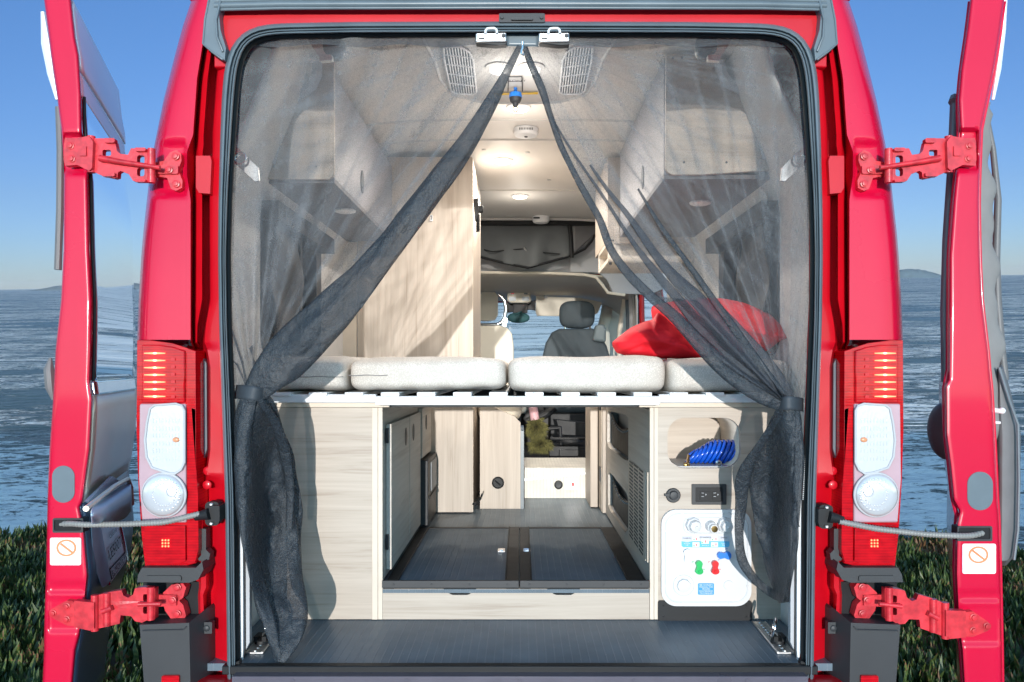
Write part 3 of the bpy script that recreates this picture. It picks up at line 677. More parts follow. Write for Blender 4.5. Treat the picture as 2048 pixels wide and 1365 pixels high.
mb = MB(); mb.plate([pq], -n_ * .008); plate = mb.build('licence_plate', M['plate'], dl, bevel=.002)
mb = MB(); rt = (pq[2] - pq[3]).normalized(); upv = (pq[0] - pq[3]).normalized()
def onplate(u, v, d=.003): return (pq[3].lerp(pq[2], u)).lerp(pq[0].lerp(pq[1], u), v) + n_ * d
W = (pq[2] - pq[3]).length
mb.m = 0; mb.plate([[onplate(.05, .04, .002), onplate(.95, .04, .002), onplate(.95, .24, .002), onplate(.05, .24, .002)]], -n_ * .001)
mb.m = 1; mb.plate([[onplate(.07, .06), onplate(.93, .06), onplate(.93, .22), onplate(.07, .22)]], -n_ * .0005)
mb.m = 0; text_into(mb, 'EL MONTE RV', W * .135, onplate(.5, .14, .0045), rt, upv)
text_into(mb, 'LE50070', W * .235, onplate(.5, .52, .0045), rt, upv); text_into(mb, 'California', W * .10, onplate(.5, .82, .0045), rt, upv)
mb.build('lettering', [M['black'], M['plate']], plate)
mb = MB(); a = pq[0] + V((-.004, -.006, 0)); c = pq[3] + V((-.004, -.006, 0)); mb.tube([a, c], .008, 8); mb.tube([pq[1], pq[2]], .006, 8); mb.tube([pq[0], pq[1]], .004, 8); mb.build('plate_frame', M['chrome'], plate)
mb = MB()   # lamp pod / recess edge to the left of the plate
mb.plate([[P(x, y, Y) for x, y, Y in ((181,1050,2.16),(190,1050,2.22),(213,1166,2.36),(204,1178,2.28),(186,1130,2.19))]], (0, .03, 0)); mb.build('plate_recess', M['handle'], dl, bevel=.006)
# inner trim just showing past the hinge edge
mb = MB(); mb.tube([P(118, 215, 2.2), P(121, 300, 2.2), P(120, 420, 2.2), P(116, 540, 2.2)], .010, 8); mb.build('inner_trim', M['pouch'], dl); mb = MB(); mb.tube([P(101, 716, 2.2), P(98, 740, 2.2), P(101, 775, 2.2), P(106, 800, 2.2)], [.004, .014, .014, .004], 8)
mb.build('inner_handle', M['pouch'], dl)
mb = MB(); mb.tube([P(86, 25, 2.22), P(95, 90, 2.22), P(104, 150, 2.22), P(114, 200, 2.22)], [.006, .016, .012, .004], 8); mb.build('edge_film', M['reflwhite'], dl)
# right door
dr = bandmesh(BR, [(1912, 262, 1955, 340, .018), (1920, 1185, 1998, 1203, .008), (1915, 1212, 1998, 1288, .006)]).build('rear_door', M['red'], van, angle=55)
dr['label'] = 'right rear door seen edge-on with grey cover and pouch on its inside'
add_common(dr, 0, (1925, 1088, 1992, 1148), (1935, 944, 1986, 1021), (1915, 1053, 1985, 1083), ((1922,901),(1925,931),(1966,910),(1969,932),(1945,905)), -1)
upper_hinge(dr, True); lower_hinge(dr, True, 24)
strap(dr, [(1972,1064,2.115),(1945,1072,2.09),(1910,1072,2.075),(1850,1069,2.07),(1750,1058,2.07),(1678,1043,2.075)], (1652, 1034))
KR = .52
def rskin(z, s, off=0.0, edge=0):
    near = tab(BR, CY - z * F / 2.12)[edge]; Xn = (near - CX) / F * 2.12; Y = lerp(2.13, 2.86 - .28 * sm(-.62, -1.0, z), s)
    return V((Xn + KR * (Y - 2.12) + off, Y, z))
mb = MB(); mb.grid(lambda u, v: rskin(lerp(-1, 1.0, v), u), 10, 40); mb.build('outer_skin', M['red'], dr, solid=.01)
mb = MB(); mb.grid(lambda u, v: rskin(lerp(-1, 1.0, v), u, 0, 1), 10, 40); mb.build('inner_skin', M['red'], dr, solid=.01)
mb = MB(); mb.tube([P(1909, 195, 2.2), P(1903, 330, 2.2), P(1893, 480, 2.2), P(1889, 620, 2.2), P(1891, 765, 2.2)], .011, 10); mb.tube([P(1910,196,2.2),P(1907,205,2.19)], .014, 8); mb.build('window_rubber', M['rubber'], dr)
mb = MB(); mb.ball(P(1893, 862, 2.3), .034, .09, .085, 24, 16); mb.build('door_handle', M['pouch'], dr)
mb = MB()   # crumpled pale cover hanging on the window side
def cover(u, v):
    y = lerp(205, 930, v); a = tab(BR, y)[1]
    wdt = 10 + 26 * math.sin(math.pi * min(1, v * 1.05)) ** .6 + 5 * math.sin(v * 31) + 4 * math.sin(v * 57 + 1)
    if v < .03: wdt = 12
    th = u * math.pi
    return P(a - 6 + wdt * math.sin(th), y, 2.20 + .10 * u)
mb.grid(cover, 12, 60); mb.build('window_cover', M['lgfabric'], dr, solid=.004)
mb = MB()
q = [(1972,226,5),(1986,300,6),(1996,400,7),(1992,520,8),(1994,600,9),(2002,700,9),(2010,760,8)]
mb.tube([P(x, y, 2.32) for x, y, r in q], [r * .0014 for _, _, r in q], 10); mb.build('cover_backing', M['pouch'], dr)
mb = MB()
def pouch(u, v):
    y = lerp(728, 1132, v); t = [(728,1996,2004),(770,1992,2018),(820,1990,2030),(870,1990,2042),(960,1990,2040),(1060,1990,2038),(1110,1990,2032),(1132,1992,2012)]
    a, b = tab(t, y); th = u * 2 * math.pi; c = (a + b) / 2; h = (b - a) / 2
    return P(c + h * math.copysign(abs(math.cos(th)) ** .5, math.cos(th)), y, 2.38 - .17 * math.copysign(abs(math.sin(th)) ** .5, math.sin(th)) * (1 if v not in (0, 1) else .3))
mb.grid(pouch, 36, 40); po = mb.build('storage_pouch', M['pouch'], dr, angle=60)
mb = MB(); mb.tube([P(1998, 735, 2.2), P(2018, 800, 2.2), P(2036, 850, 2.2), P(2038, 960, 2.2), P(2036, 1060, 2.2), P(2028, 1120, 2.2)], .004, 8); mb.build('piping', M['rubber'], po)
mb = MB(); mb.tube([P(1984, 820, 2.17), P(2002, 823, 2.16)], .007, 8); mb.ball(P(2004, 822, 2.16), .009, .009, .009, 12, 8); mb.tube([P(1986, 845, 2.17), P(2000, 846, 2.17)], .004, 8); mb.build('peg', M['white'], dr)
mb = MB(); mb.tube([P(2011, -20, 2.15), P(2007, 60, 2.15), P(1996, 140, 2.15), P(1986, 200, 2.15)], [.006, .006, .008, .004], 8); mb.build('edge_film', M['reflwhite'], dr)
# ================================================================= cargo floor, sill, linings
FZ = -.797; Y5 = 2.5; BX = (757 - CX) / F * Y5; BXR = (1300 - CX) / F * Y5; PZ = -.693   # bay half widths and raised floor
mb = MB(); mb.box(-.90, .90, 2.13, 6.5, FZ - .02, FZ)
mb.build('cargo_floor', M['floor'], van)
mb = MB(); mb.box(-.80, .80, 2.105, 2.132, FZ - .022, FZ + .002); mb.build('sill_edge', M['black'], van, bevel=.003)
mb = MB(); mb.box(-.762, .762, 2.075, 2.108, FZ - .032, FZ - .014)
for k in range(5): mb.lathe((-.6 + .3 * k, 2.075, FZ - .024), (0, -1, 0), [(0, .004), (.002, .005)], 12)
mb.build('sill_plate', plain('sill_metal', (.10, .09, .115), .28, coat=.4), van, bevel=.005)
mb = MB(); mb.box(-.86, .86, 2.08, 2.14, -1.02, FZ - .033)
mb.build('rear_crossmember', M['red_dark'], van, bevel=.004)
for s in (-1, 1):
    mb = MB(); mb.mirror = s > 0
    mb.pp([(476,895),(481,880),(485,900),(486,1300),(484,1330),(478,1300)], 2.155, .01); mb.build('sill_trim', M['white'], van)
    mb = MB(); mb.mirror = s > 0
    mb.pp([(484,900),(489,900),(491,1300),(487,1318)], 2.165, .01); mb.pp([(462,1330),(478,1322),(482,1352),(470,1392),(462,1400)], 2.12, .02); mb.build('trim_gap', M['black'], van)
    mb = MB(); mb.mirror = s > 0
    mb.pp([(489,960),(499,1000),(499,1285),(492,1300)], 2.17, .02); mb.build('side_trim', M['lgrey'], van)
# lashing rails with rings in the floor
def lashing(label, sg):
    t = thing('lashing_rail', label, 'lashing rail', P(CX + sg * 490, 1290, 2.3) , 'lashing rails in the cargo floor')
    mb = MB(); mb.mirror = sg < 0; z = FZ + .001
    o = [V(((1505 - CX) / F * 2.47, 2.47, z)), V(((1530 - CX) / F * 2.47, 2.47, z)), V(((1588 - CX) / F * 2.2, 2.2, z)), V(((1556 - CX) / F * 2.2, 2.2, z))]
    mb.plate([o], (0, 0, .004)); 
    for k in range(12):
        c = (o[0].lerp(o[3], k / 12 + .04) + o[1].lerp(o[2], k / 12 + .04)) / 2 + V((0, 0, .004)); mb.lathe(c, (0, 0, 1), [(0, .006), (.002, .0055), (.0025, .003)], 12)
    for a, b in ((o[0], o[3]), (o[1], o[2])): mb.tube([a + V((0, 0, .003)), b + V((0, 0, .003))], .003, 8)
    mb.build('track', M['steel'], t)
    mb = MB(); mb.mirror = sg < 0; c = V(((1556 - CX) / F * 2.28, 2.28, FZ + .014)); mb.lathe(c - V((0, 0, .012)), (0, 0, 1), [(0, .022), (.012, .020), (.016, .012)], 18)
    mb.box(c.x - .018, c.x - .006, c.y - .02, c.y + .02, c.z, c.z + .014); mb.box(c.x + .006, c.x + .018, c.y - .02, c.y + .02, c.z, c.z + .014)
    mb.build('fitting', M['black'], t)
    mb = MB(); mb.mirror = sg < 0
    mb.tube([c + V((.005 * math.cos(a) - .012 + .006 * math.sin(a), .020 * math.cos(a), .034 + .026 * math.sin(a))) for a in [2 * math.pi * k / 24 for k in range(24)]], .0035, 8, closed=True)
    mb.build('ring', M['chrome'], t)
lashing('steel lashing rail with ring in the floor, right corner', 1)
lashing('steel lashing rail with ring under the left curtain tail', -1)
# linings ---------------------------------------------------------
def wall(sg):
    mb = MB(); nu, nv = 96, 40; Y0, Y1 = 2.30, 6.1
    def X(z):
        return .865 - .16 * sm(.5, 1.05, z) - .03 * sm(0, -.8, z)
    def hole(u, v):
        Y = lerp(Y0, Y1, u); z = lerp(-.80, 1.08, v)
        if 2.64 < Y < 3.34 and .085 < z < .545: return True
        if sg > 0 and 4.6 < Y < 5.8 and z < .84: return True
        return False
    mb.grid(lambda u, v: V((sg * X(lerp(-.80, 1.08, v)), lerp(Y0, Y1, u), lerp(-.80, 1.08, v))), nu, nv, hole)
    mb.build('wall_lining', M['wallcloth'], van, solid=.01)
wall(-1); wall(1)
CZ = 1.08
mb = MB(); mb.grid(lambda u, v: V((lerp(-.80, .80, u), lerp(2.2, 5.62, v), CZ - .05 * abs(2 * u - 1) ** 4)), 24, 30)
mb.build('ceiling_lining', M['ceil'], van, solid=.01)
mb = MB()
for Yb, rr in ((3.37, .008), (3.66, .008), (4.69, .008), (5.58, .014)):
    mb = MB(); mb.tube([V((x, Yb, CZ - .004 - .05 * abs(x / .8) ** 4)) for x in [lerp(-.8, .8, k / 12) for k in range(13)]], rr, 8); mb.build('ceiling_seam', M['lining'], van)
# rear header lining (lower than the ceiling) with tapered ends
mb = MB(); z = .962
o = [(842,72),(868,120),(880,160),(905,190),(960,204),(1036,207),(1120,204),(1172,190),(1192,160),(1206,120),(1236,72)]
def onz(px, py, z): Y = z * F / (CY - py); return P(px, py, Y)
mb.plate([[onz(x, y, z) for x, y in o]], (0, 0, .05)); mb.tube([onz(x, y, z) for x, y in o], .006, 8)
mb.build('rear_header_lining', M['lining'], van, bevel=.008, seg=3)
mb = MB(); mb.grid(lambda u, v: V((lerp(-.72, .72, u), lerp(2.15, 2.30, v), .96 + .11 * v)), 10, 4); mb.build('header_return', M['lining'], van, solid=.01)
# loudspeaker grilles
def grille(label, mirror):
    t = thing('ceiling_grille', label, 'air vent', onz(920 if not mirror else 1140, 140, .96), 'slatted grilles in the rear ceiling')
    o = [(887,94),(920,94),(938,104),(946,120),(953,184),(944,189),(912,188),(902,182),(888,118)]
    mb = MB(); mb.mirror = False; g = [(2 * CX - 8 - x + 0 if mirror else x, y) for x, y in o]
    hz = z - .004
    mb.plate([[onz(x, y, hz) for x, y in g]], (0, 0, -.001)); mb.build('backing', M['fabgrey'], t)
    mb = MB(); hz = z - .007
    X = lambda x: (2 * CX - 8 - x) if mirror else x
    mb.tube([onz(x, y, hz) for x, y in g], .0035, 8, closed=True)
    for k in range(1, 10):
        u = k / 10; mb.tube([onz(X(lerp(887, 944, u)), 95 + 8 * sm(.6, 1, u), hz), onz(X(lerp(904, 953, u)), 188, hz)], .0022, 6)
    for k in range(1, 5):
        y = 94 + 19 * k; a = lerp(886, 905, k / 5); b = lerp(942, 953, k / 5); mb.tube([onz(X(a), y - 3, hz), onz(X(b), y + 3, hz)], .0022, 6)
    mb.build('slats', M['white'], t)
grille('slatted ceiling grille behind the left half of the flyscreen', False)
grille('slatted ceiling grille behind the right half of the flyscreen', True)
for px, lab in ((998, 'round white dome light left of the flyscreen gap'), (1062, 'white dome light partly behind the right curtain hem')):
    c = onz(px, 134, z); t = thing('dome_light', lab, 'ceiling light', c, 'dome lights in the rear ceiling')
    mb = MB(); mb.lathe(c, (0, 0, -1), [(0, .044), (.004, .044), (.007, .036)], 30); mb.build('bezel', M['lining'], t)
    mb = MB(); mb.lathe(c - V((0, 0, .004)), (0, 0, -1), [(0, .032), (.012, .028), (.018, .014)], 30); mb.build('diffuser', M['domefill'], t)
    ld = bpy.data.lights.new('dome_fill', 'POINT'); ld.shadow_soft_size = .04; ld.energy = .6; ld.color = (1, .96, .9)  # added fill lamp under the dome, for the dark header lining
    lo = bpy.data.objects.new('dome_fill', ld); C.objects.link(lo); lo.parent = t; lo.location = (0, 0, -.13)
# yellow tape, printed notice, hanging key fob
mb = MB(); a, b = onz(988, 187, z - .006), onz(1076, 185, z - .006); mb.plate([[a, b, b + V((0, .02, 0)), a + V((0, .02, 0))]], (0, 0, -.0005))
tag(mb.build('tape_strip', M['yellow']), 'yellow tape strip across the rear ceiling', 'tape')
mb = MB(); q = [onz(1017, 154, z - .006), onz(1044, 154, z - .006), onz(1045, 183, z - .006), onz(1016, 183, z - .006)]
for a, b in ((0, 1), (1, 2), (3, 0)): mb.tube([q[a], q[b]], .0018, 6)
mb.tube([q[0].lerp(q[3], .32), q[1].lerp(q[2], .32)], .001, 6)
text_into(mb, 'FRONT', .022, q[0].lerp(q[2], .22) + V((.012, 0, -.002)), (1, 0, 0), (0, -1, 0))
tag(mb.build('notice', M['black']), 'black outlined notice printed on the ceiling above the yellow tape', 'notice')
c = onz(1031, 176, z - .01); t = thing('hanging_valve', 'blue and black knob hanging from the ceiling in the curtain gap', 'knob', c)
mb = MB(); mb.lathe(c, (0, 0, -1), [(0, .006), (.02, .006)], 12); mb.lathe(c - V((0, 0, .018)), (0, 0, -1), [(0, .020), (.010, .022), (.016, .022)], 24); mb.build('cap', M['blueknob'], t)
mb = MB(); mb.lathe(c - V((0, 0, .033)), (0, 0, -1), [(0, .021), (.014, .018), (.02, .010), (.032, .008)], 24); mb.tube([c + V((.009 * math.cos(a), 0, -.072 + .009 * math.sin(a))) for a in [2 * math.pi * k / 16 for k in range(16)]], .0025, 6, closed=True); mb.build('body', M['bumper'], t)
# recessed lights: lit
LIT = ((1037,215,.044,'lit round downlight nearest the rear, below the yellow tape'),(1005,321,.047,'middle lit downlight, beside the top of the wardrobe'),(1040,392,.047,'farthest lit downlight, before the dark fabric partition'))
for px, py, r, lab in LIT:
    c = onz(px, py, CZ - .006); t = thing('ceiling_light', lab, 'ceiling light', c, 'lit downlights along the ceiling')
    mb = MB(); mb.lathe(c, (0, 0, -1), [(0, r * 1.15), (.004, r * 1.15), (.008, r * .95)], 30); mb.build('bezel', M['white'], t)
    mb = MB(); mb.lathe(c - V((0, 0, .006)), (0, 0, -1), [(0, r * .92), (.006, r * .85), (.009, r * .5)], 30); mb.build('diffuser', M['lampon'], t)
    ld = bpy.data.lights.new('downlight_glow', 'POINT'); ld.shadow_soft_size = r; ld.energy = .8; ld.color = (1, .91, .80)
    lo = bpy.data.objects.new('downlight_glow', ld); C.objects.link(lo); lo.parent = t; lo.location = (0, 0, -.16)
    ld = bpy.data.lights.new('downlight_beam', 'AREA'); ld.shape = 'DISK'; ld.size = r * 1.8; ld.energy = 6.0; ld.color = (1, .93, .84)
    lo = bpy.data.objects.new('downlight_beam', ld); C.objects.link(lo); lo.parent = t; lo.location = (0, 0, -.03)
c = onz(1052, 258, CZ - .006); t = thing('smoke_detector', 'round white smoke detector on the ceiling behind the second seam', 'smoke detector', c)
mb = MB(); mb.lathe(c, (0, 0, -1), [(0, .056), (.022, .056), (.032, .048), (.034, .02)], 32); mb.build('housing', M['white'], t, bevel=.002)
mb = MB(); mb.lathe(c - V((0, 0, .035)), (0, 0, -1), [(0, .008), (.003, .007)], 14)
for k in range(9): mb.box(c.x - .03 + .007 * k, c.x - .027 + .007 * k, c.y - .057, c.y - .05, c.z - .02, c.z - .012)
mb.build('vent_slots', M['bumper'], t)
c = V(((1082 - CX) / F * 5.5, 5.5, CZ - .006)); t = thing('smoke_detector', 'white detector with black label at the front end of the ceiling', 'smoke detector', c)
mb = MB(); mb.lathe(c, (0, 0, -1), [(0, .06), (.03, .06), (.045, .05), (.05, .02)], 32); mb.build('housing', M['white'], t, bevel=.002)
mb = MB(); mb.box(c.x - .055, c.x - .01, c.y - .062, c.y - .055, c.z - .026, c.z - .016); mb.build('label_strip', M['black'], t)
mb = MB()
for px, py in ((1055,305),(1098,360),(968,300)): mb.lathe(onz(px, py, CZ - .006), (0, 0, -1), [(0, .012), (.003, .010)], 14)
mb.build('ceiling_stud', M['steel'], van)
# ---------------------------------------------------------------- side windows
for sg, lab in ((-1, 'left'), (1, 'right')):
    mb = MB(); mb.mirror = sg > 0; Xw = -.855
    def wr(y0, y1, z0, z1, r): return [V((Xw, a, b)) for a, b in rrect(y0, z0, y1, z1, r)]
    mb.plate([wr(2.60, 3.38, .05, .58, .07), wr(2.68, 3.30, .12, .51, .06)], (-.05, 0, 0))
    w = mb.build('window_frame', M['bumper'], van, bevel=.006); w.data.name = 'wf'
    mb = MB(); mb.mirror = sg > 0; mb.plate([[V((-.90, a, b)) for a, b in rrect(2.62, .07, 3.36, .56, .06)]], (-.004, 0, 0)); mb.build('pane', M['glass_dark'], w)
    mb = MB(); mb.mirror = sg > 0; mb.box(-.86, -.835, 2.985, 3.01, .10, .54); mb.box(-.865, -.80, 2.60, 3.38, .50, .56)
    mb.grid(lambda u, v: V((-.83 + .012 * math.sin(9 * v + 3 * u), lerp(2.63, 2.97, u), lerp(.11, .52, v))), 12, 14)
    mb.build('blind', M['black'], w, solid=.003)
# ---------------------------------------------------------------- cabinets at floor level
t = thing('storage_cabinet', 'pale ash cabinet under the left half of the bed', 'cabinet', V((-.66, 2.5, FZ)))
XL = (490 - CX) / F * Y5 - .06; ZT = -(808 - CY) / F * Y5
mb = MB(); mb.box(XL, BX + .0, Y5, Y5 + .018, FZ + .002, ZT - .012); mb.build('rear_panel', M['wood_h'], t, bevel=.0008)
mb = MB(); mb.box(XL, BX + .035, Y5 - .004, Y5 + .016, ZT - .011, ZT + .008); mb.build('top_rail', M['wood_edge'], t, bevel=.001)
mb = MB(); mb.box(BX - .02, BX - .002, Y5 - .0035, Y5 + .02, FZ + .002, ZT - .012); mb.box(BX - .001, BX + .013, Y5 - .002, Y5 + .02, FZ + .002, ZT - .012); mb.build('edge_post', M['wood_edge'], t, bevel=.001)
mb = MB(); mb.box(BX - .016, BX, Y5 + .0205, 3.818, PZ, ZT - .02); mb.build('side_panel', M['wood_y'], t)
for Ya, Yb, z0, z1, hy in ((2.63, 3.06, -.669, -.182, 2.96), (3.075, 3.40, -.669, -.182, 3.17), (3.46, 3.80, -.39, -.17, 3.60)):
    mb = MB(); mb.box(BX + .002, BX + .020, Ya, Yb, z0, z1); d = mb.build('cabinet_door', M['wood_y'], t, bevel=.001)
    mb = MB(); mb.plate([[V((BX + .0206, a, b)) for a, b in ell(hy, z1 - .07, .026, .034)]], (.001, 0, 0)); mb.build('finger_hole', M['black'], d)
    if Ya < 3: 
        mb = MB()
        for zz in (-.245, -.60): mb.box(BX + .003, BX + .012, Ya - .016, Ya - .001, zz, zz + .05)
        mb.build('hinge', M['bumper'], d, bevel=.001)
mb = MB(); mb.box(BX + .002, BX + .045, 3.46, 3.80, -.688, -.40); fr = mb.build('appliance', M['bumper'], t, bevel=.003)
mb = MB(); mb.box(BX + .0455, BX + .049, 3.56, 3.78, -.55, -.42); mb.build('display', M['lgrey'], fr); mb = MB(); mb.box(BX + .0455, BX + .050, 3.50, 3.79, -.575, -.565); mb.build('trim_line', M['black'], fr)
# --- right cabinet
t = thing('utility_cabinet', 'ash cabinet on the right with cubby hole and service panel', 'cabinet', V((.64, 2.5, FZ)))
XR = (1580 - CX) / F * Y5 + .05
z = lambda py, Y=Y5: -(py - CY) / F * Y
cub = rrect(1335, 836, 1481, 937, 34, 10)
mb = MB(); mb.plate([[V((BXR + .02, Y5, FZ + .002)), V((XR, Y5, FZ + .002)), V((XR, Y5, ZT - .012)), V((BXR + .02, Y5, ZT - .012))], [P(x, y, Y5) for x, y in cub]], (0, .018, 0))
mb.build('rear_panel', M['wood_h'], t)
mb = MB(); mb.box(BXR - .035, XR, Y5 - .004, Y5 + .016, ZT - .011, ZT + .008); mb.build('top_rail', M['wood_edge'], t, bevel=.001)
mb = MB(); mb.box(BXR - .001, BXR + .012, Y5 - .003, Y5 + .02, FZ + .002, ZT - .012); mb.box(BXR + .013, BXR + .026, Y5 - .0015, Y5 + .0205, FZ + .002, ZT - .012); mb.build('edge_post', M['wood_edge'], t, bevel=.001)
mb = MB(); a = P(1335, 836, Y5); b = P(1481, 937, Y5); g = .004
mb.box(a.x - g - .012, b.x + g + .012, Y5 + .25, Y5 + .262, b.z - .03, a.z + .03); mb.build('cubby_back', M['wood_h'], t)
mb = MB(); n_in = [P(x, y, Y5) for x, y in cub]; m = len(n_in)
vs = [p + V((0, .0181, 0)) for p in n_in] + [p + V((0, .249, 0)) for p in n_in]; mb.add(vs, [(i, (i + 1) % m, (i + 1) % m + m, i + m) for i in range(m)]); mb.build('cubby_liner', M['wood_y'], t, solid=.002)
mb = MB(); mb.box(a.x + .01, b.x - .01, Y5 + .02, Y5 + .24, b.z + .0012, b.z + .004); mb.build('cubby_floor', M['lgrey'], t)
# inner side of the right cabinet: pockets and grille
def yz(loop): return [V((BXR + .001, a, b)) for a, b in loop]
def sidequad(pts):  # pixel outline on the plane X = BXR
    return [V((BXR + .001, (BXR) * F / (x - CX), -(y - CY) / F * (BXR * F / (x - CX)))) for x, y in pts]
o1 = sidequad([(1216,822),(1250,830),(1256,836),(1256,922),(1248,920),(1217,895),(1214,885),(1214,828)])
o2 = sidequad([(1218,944),(1224,950),(1252,985),(1256,1000),(1256,1060),(1250,1066),(1220,1022),(1216,1010),(1216,950)])
mb = MB(); mb.plate([[V((BXR + .001, 2.5205, PZ)), V((BXR + .001, 3.79, PZ)), V((BXR + .001, 3.79, ZT - .02)), V((BXR + .001, 2.5205, ZT - .02))], o1, o2], (.014, 0, 0))
mb.build('side_panel', M['wood_y'], t)
for o in (o1, o2):
    mb = MB(); mb.plate([[p + V((.05, 0, 0)) for p in o]], (.004, 0, 0)); vs = [p + V((.0145, 0, 0)) for p in o] + [p + V((.05, 0, 0)) for p in o]; m = len(o)
    mb.add(vs, [(i, (i + 1) % m, (i + 1) % m + m, i + m) for i in range(m)]); mb.build('pocket_recess', M['lgrey'], t)
    lo = min(p.z for p in o); ya = min(p.y for p in o); yb = max(p.y for p in o); hi = max(p.z for p in o); zm = lerp(lo, hi, .60)
    mb = MB(); ys = [lerp(ya, yb, k / 16) for k in range(17)]
    top = [V((BXR + .02, y, zm + .05 * (2 * abs(k / 16 - .5)) ** 2)) for k, y in enumerate(ys)]
    mb.plate([[V((BXR + .02, ya, lo + .01)), V((BXR + .02, yb, lo + .01))] + list(reversed(top))], (.002, 0, 0)); nn = mb.build('net_pocket', M['black'], t)
    mb = MB()
    for p in top[1:-1]: mb.ball(p + V((-.002, 0, -.012)), .003, .004, .004, 8, 6)
    mb.build('eyelets', M['lgrey'], nn)
gq = sidequad([(1258,926),(1292,944),(1292,1122),(1258,1090)]); gg = [p + V((-.004, 0, 0)) for p in gq]
mb = MB(); mb.plate([gg], (.0035, 0, 0)); gr = mb.build('vent_grille', M['wood_edge'], t, bevel=.001)
mb = MB(); ya, yb = gg[1].y, gg[0].y; zl, zh = -.62, -.345
for j in range(3):
    for k in range(22):
        a = lerp(ya, yb, .10 + .29 * j); b = lerp(ya, yb, .10 + .29 * j + .22); zz = lerp(zl, zh, k / 21)
        mb.box(gg[0].x - .0012, gg[0].x - .0002, a, b, zz, zz + .0055)
mb.build('slots', M['black'], gr)
mb = MB(); mb.box(BXR - .0045, BXR - .001, 2.525, 2.545, -.62, -.33); mb.build('trim_strip', M['wood_edge'], t)
# --- service panel
t = thing('service_panel', 'white rounded water service panel with coloured valves on the right cabinet', 'service panel', P(1413, 1212, Y5))
mb = MB(); mb.pp(rrect(1323, 1020, 1503, 1213, 30, 10), Y5 - .016, .0155); mb.build('face_plate', M['panel_white'], t, bevel=.008, seg=4)
mb = MB(); mb.tube([P(x, y, Y5 - .0165) for x, y in rrect(1331, 1028, 1495, 1205, 26, 10)], .0022, 8, closed=True)
mb.tube([P(x, y, Y5 - .017) for x, y in rrect(1368, 1036, 1462, 1067, 12, 8)], .0025, 8, closed=True); mb.build('moulded_rib', M['panel_white'], t)
for x, dx in ((1386, 3), (1449, 3)):
    c = P(x, 1050, Y5 - .016); mb = MB(); mb.lathe(c, (.12, -1, -.05), [(0, .026), (.012, .024), (.013, .020), (.030, .018), (.032, .013)], 8, ); mb.lathe(c + V((.004, -.03, -.002)), (0, -1, 0), [(0, .006), (.006, .004)], 12)
    mb.build('hose_cap', M['panel_white'], t, bevel=.0015)
c = P(1421, 1052, Y5 - .016); mb = MB(); mb.lathe(c, (.1, -1, -.08), [(0, .018), (.02, .016), (.022, .013), (.036, .013)], 20); mb.build('inlet', M['panel_white'], t)
mb = MB(); mb.lathe(c + V((.0035, -.036, -.003)), (.1, -1, -.08), [(0, .010), (.004, .010), (.0045, .005)], 16); mb.build('brass_fitting', M['brass'], t)
def knob(label, x, y, ang, mat):
    mb = MB(); c = P(x, y, Y5 - .018); d = V((math.cos(R(ang)), 0, math.sin(R(ang)))); q = V((-d.z, 0, d.x))
    o = []
    for k in range(13): a = R(90 + 180 * k / 12); o.append(c + d * (.010 * math.cos(a) - .010) + q * (.0105 * math.sin(a)))
    o.append(c + d * (.0015) - q * .0075)
    for k in range(13): a = R(-90 + 180 * k / 12); o.append(c + d * (.010 * math.cos(a) + .013) + q * (.0125 * math.sin(a)))
    o.append(c + d * (.0015) + q * .0075)
    mb.plate([o], (0, -.014, 0)); mb.lathe(c + d * .013 + V((0, -.014, 0)), (0, -1, 0), [(0, .005), (.002, .004)], 12)
    for s2 in (-1, 1): mb.tube([c + d * (.012 * s2) + q * (.017 * s2) + V((.003 * math.cos(k), .0015, .003 * math.sin(k))) for k in range(5)], .0008, 5)
    o = mb.build('valve_lever', mat, t, bevel=.003, seg=3); o['label'] = label
knob('white lever pointing down', 1374, 1112, 90, M['white']); knob('green lever pointing up', 1397, 1133, -90, M['green'])
knob('red lever pointing up', 1429, 1133, -90, M['redknob']); knob('blue lever turned sideways', 1446, 1110, 0, M['blueknob'])
mb = MB(); c = P(1367, 1171, Y5 - .016); mb.lathe(c, (0, -1, 0), [(0, .034), (.004, .033), (.005, .028), (.0035, .025)], 40); mb.lathe(c + V((0, -.003, 0)), (0, -1, 0), [(0, .023), (.01, .021), (.011, .010)], 9)
mb.build('filler_cap', M['panel_white'], t, bevel=.001)
mb = MB(); mb.lathe(P(1457, 1171, Y5 - .016), (0, -1, 0), [(0, .016), (.003, .015)], 30); mb.build('drain_cover', M['panel_white'], t)
mb = MB()
for x, y in ((1365,1027),(1458,1027),(1330,1062),(1330,1172),(1495,1172),(1366,1207),(1459,1207)): mb.lathe(P(x, y, Y5 - .016), (0, -1, 0), [(0, .004), (.002, .003)], 12)
mb.build('screw', M['steel'], t)
mb = MB(); Yl = Y5 - .0168
mb.m = 0; mb.pp(rrect(1363, 1072, 1459, 1095, 3), Yl, .0006)
mb.m = 1; mb.pp([(1363, 1083), (1375, 1085), (1385, 1083), (1459, 1083), (1459, 1092), (1456, 1095), (1366, 1095), (1363, 1092)], Yl - .0006, .0005)
mb.m = 2
for x, y, w, h in ((1385,1073,14,9),(1403,1078,15,10),(1422,1073,14,9),(1385,1085,14,9),(1422,1085,14,9)): mb.pp([(x, y), (x + w, y), (x + w, y + h), (x, y + h)], Yl - .0012, .0005)
mb.m = 3
for x, y in ((1393,1078),(1411,1083),(1432,1078),(1393,1090),(1432,1089)): mb.pp([(x - .8, y - 2), (x + .8, y - 2), (x + .8, y + 3), (x - .8, y + 3)], Yl - .0018, .0005)
mb.m = 4
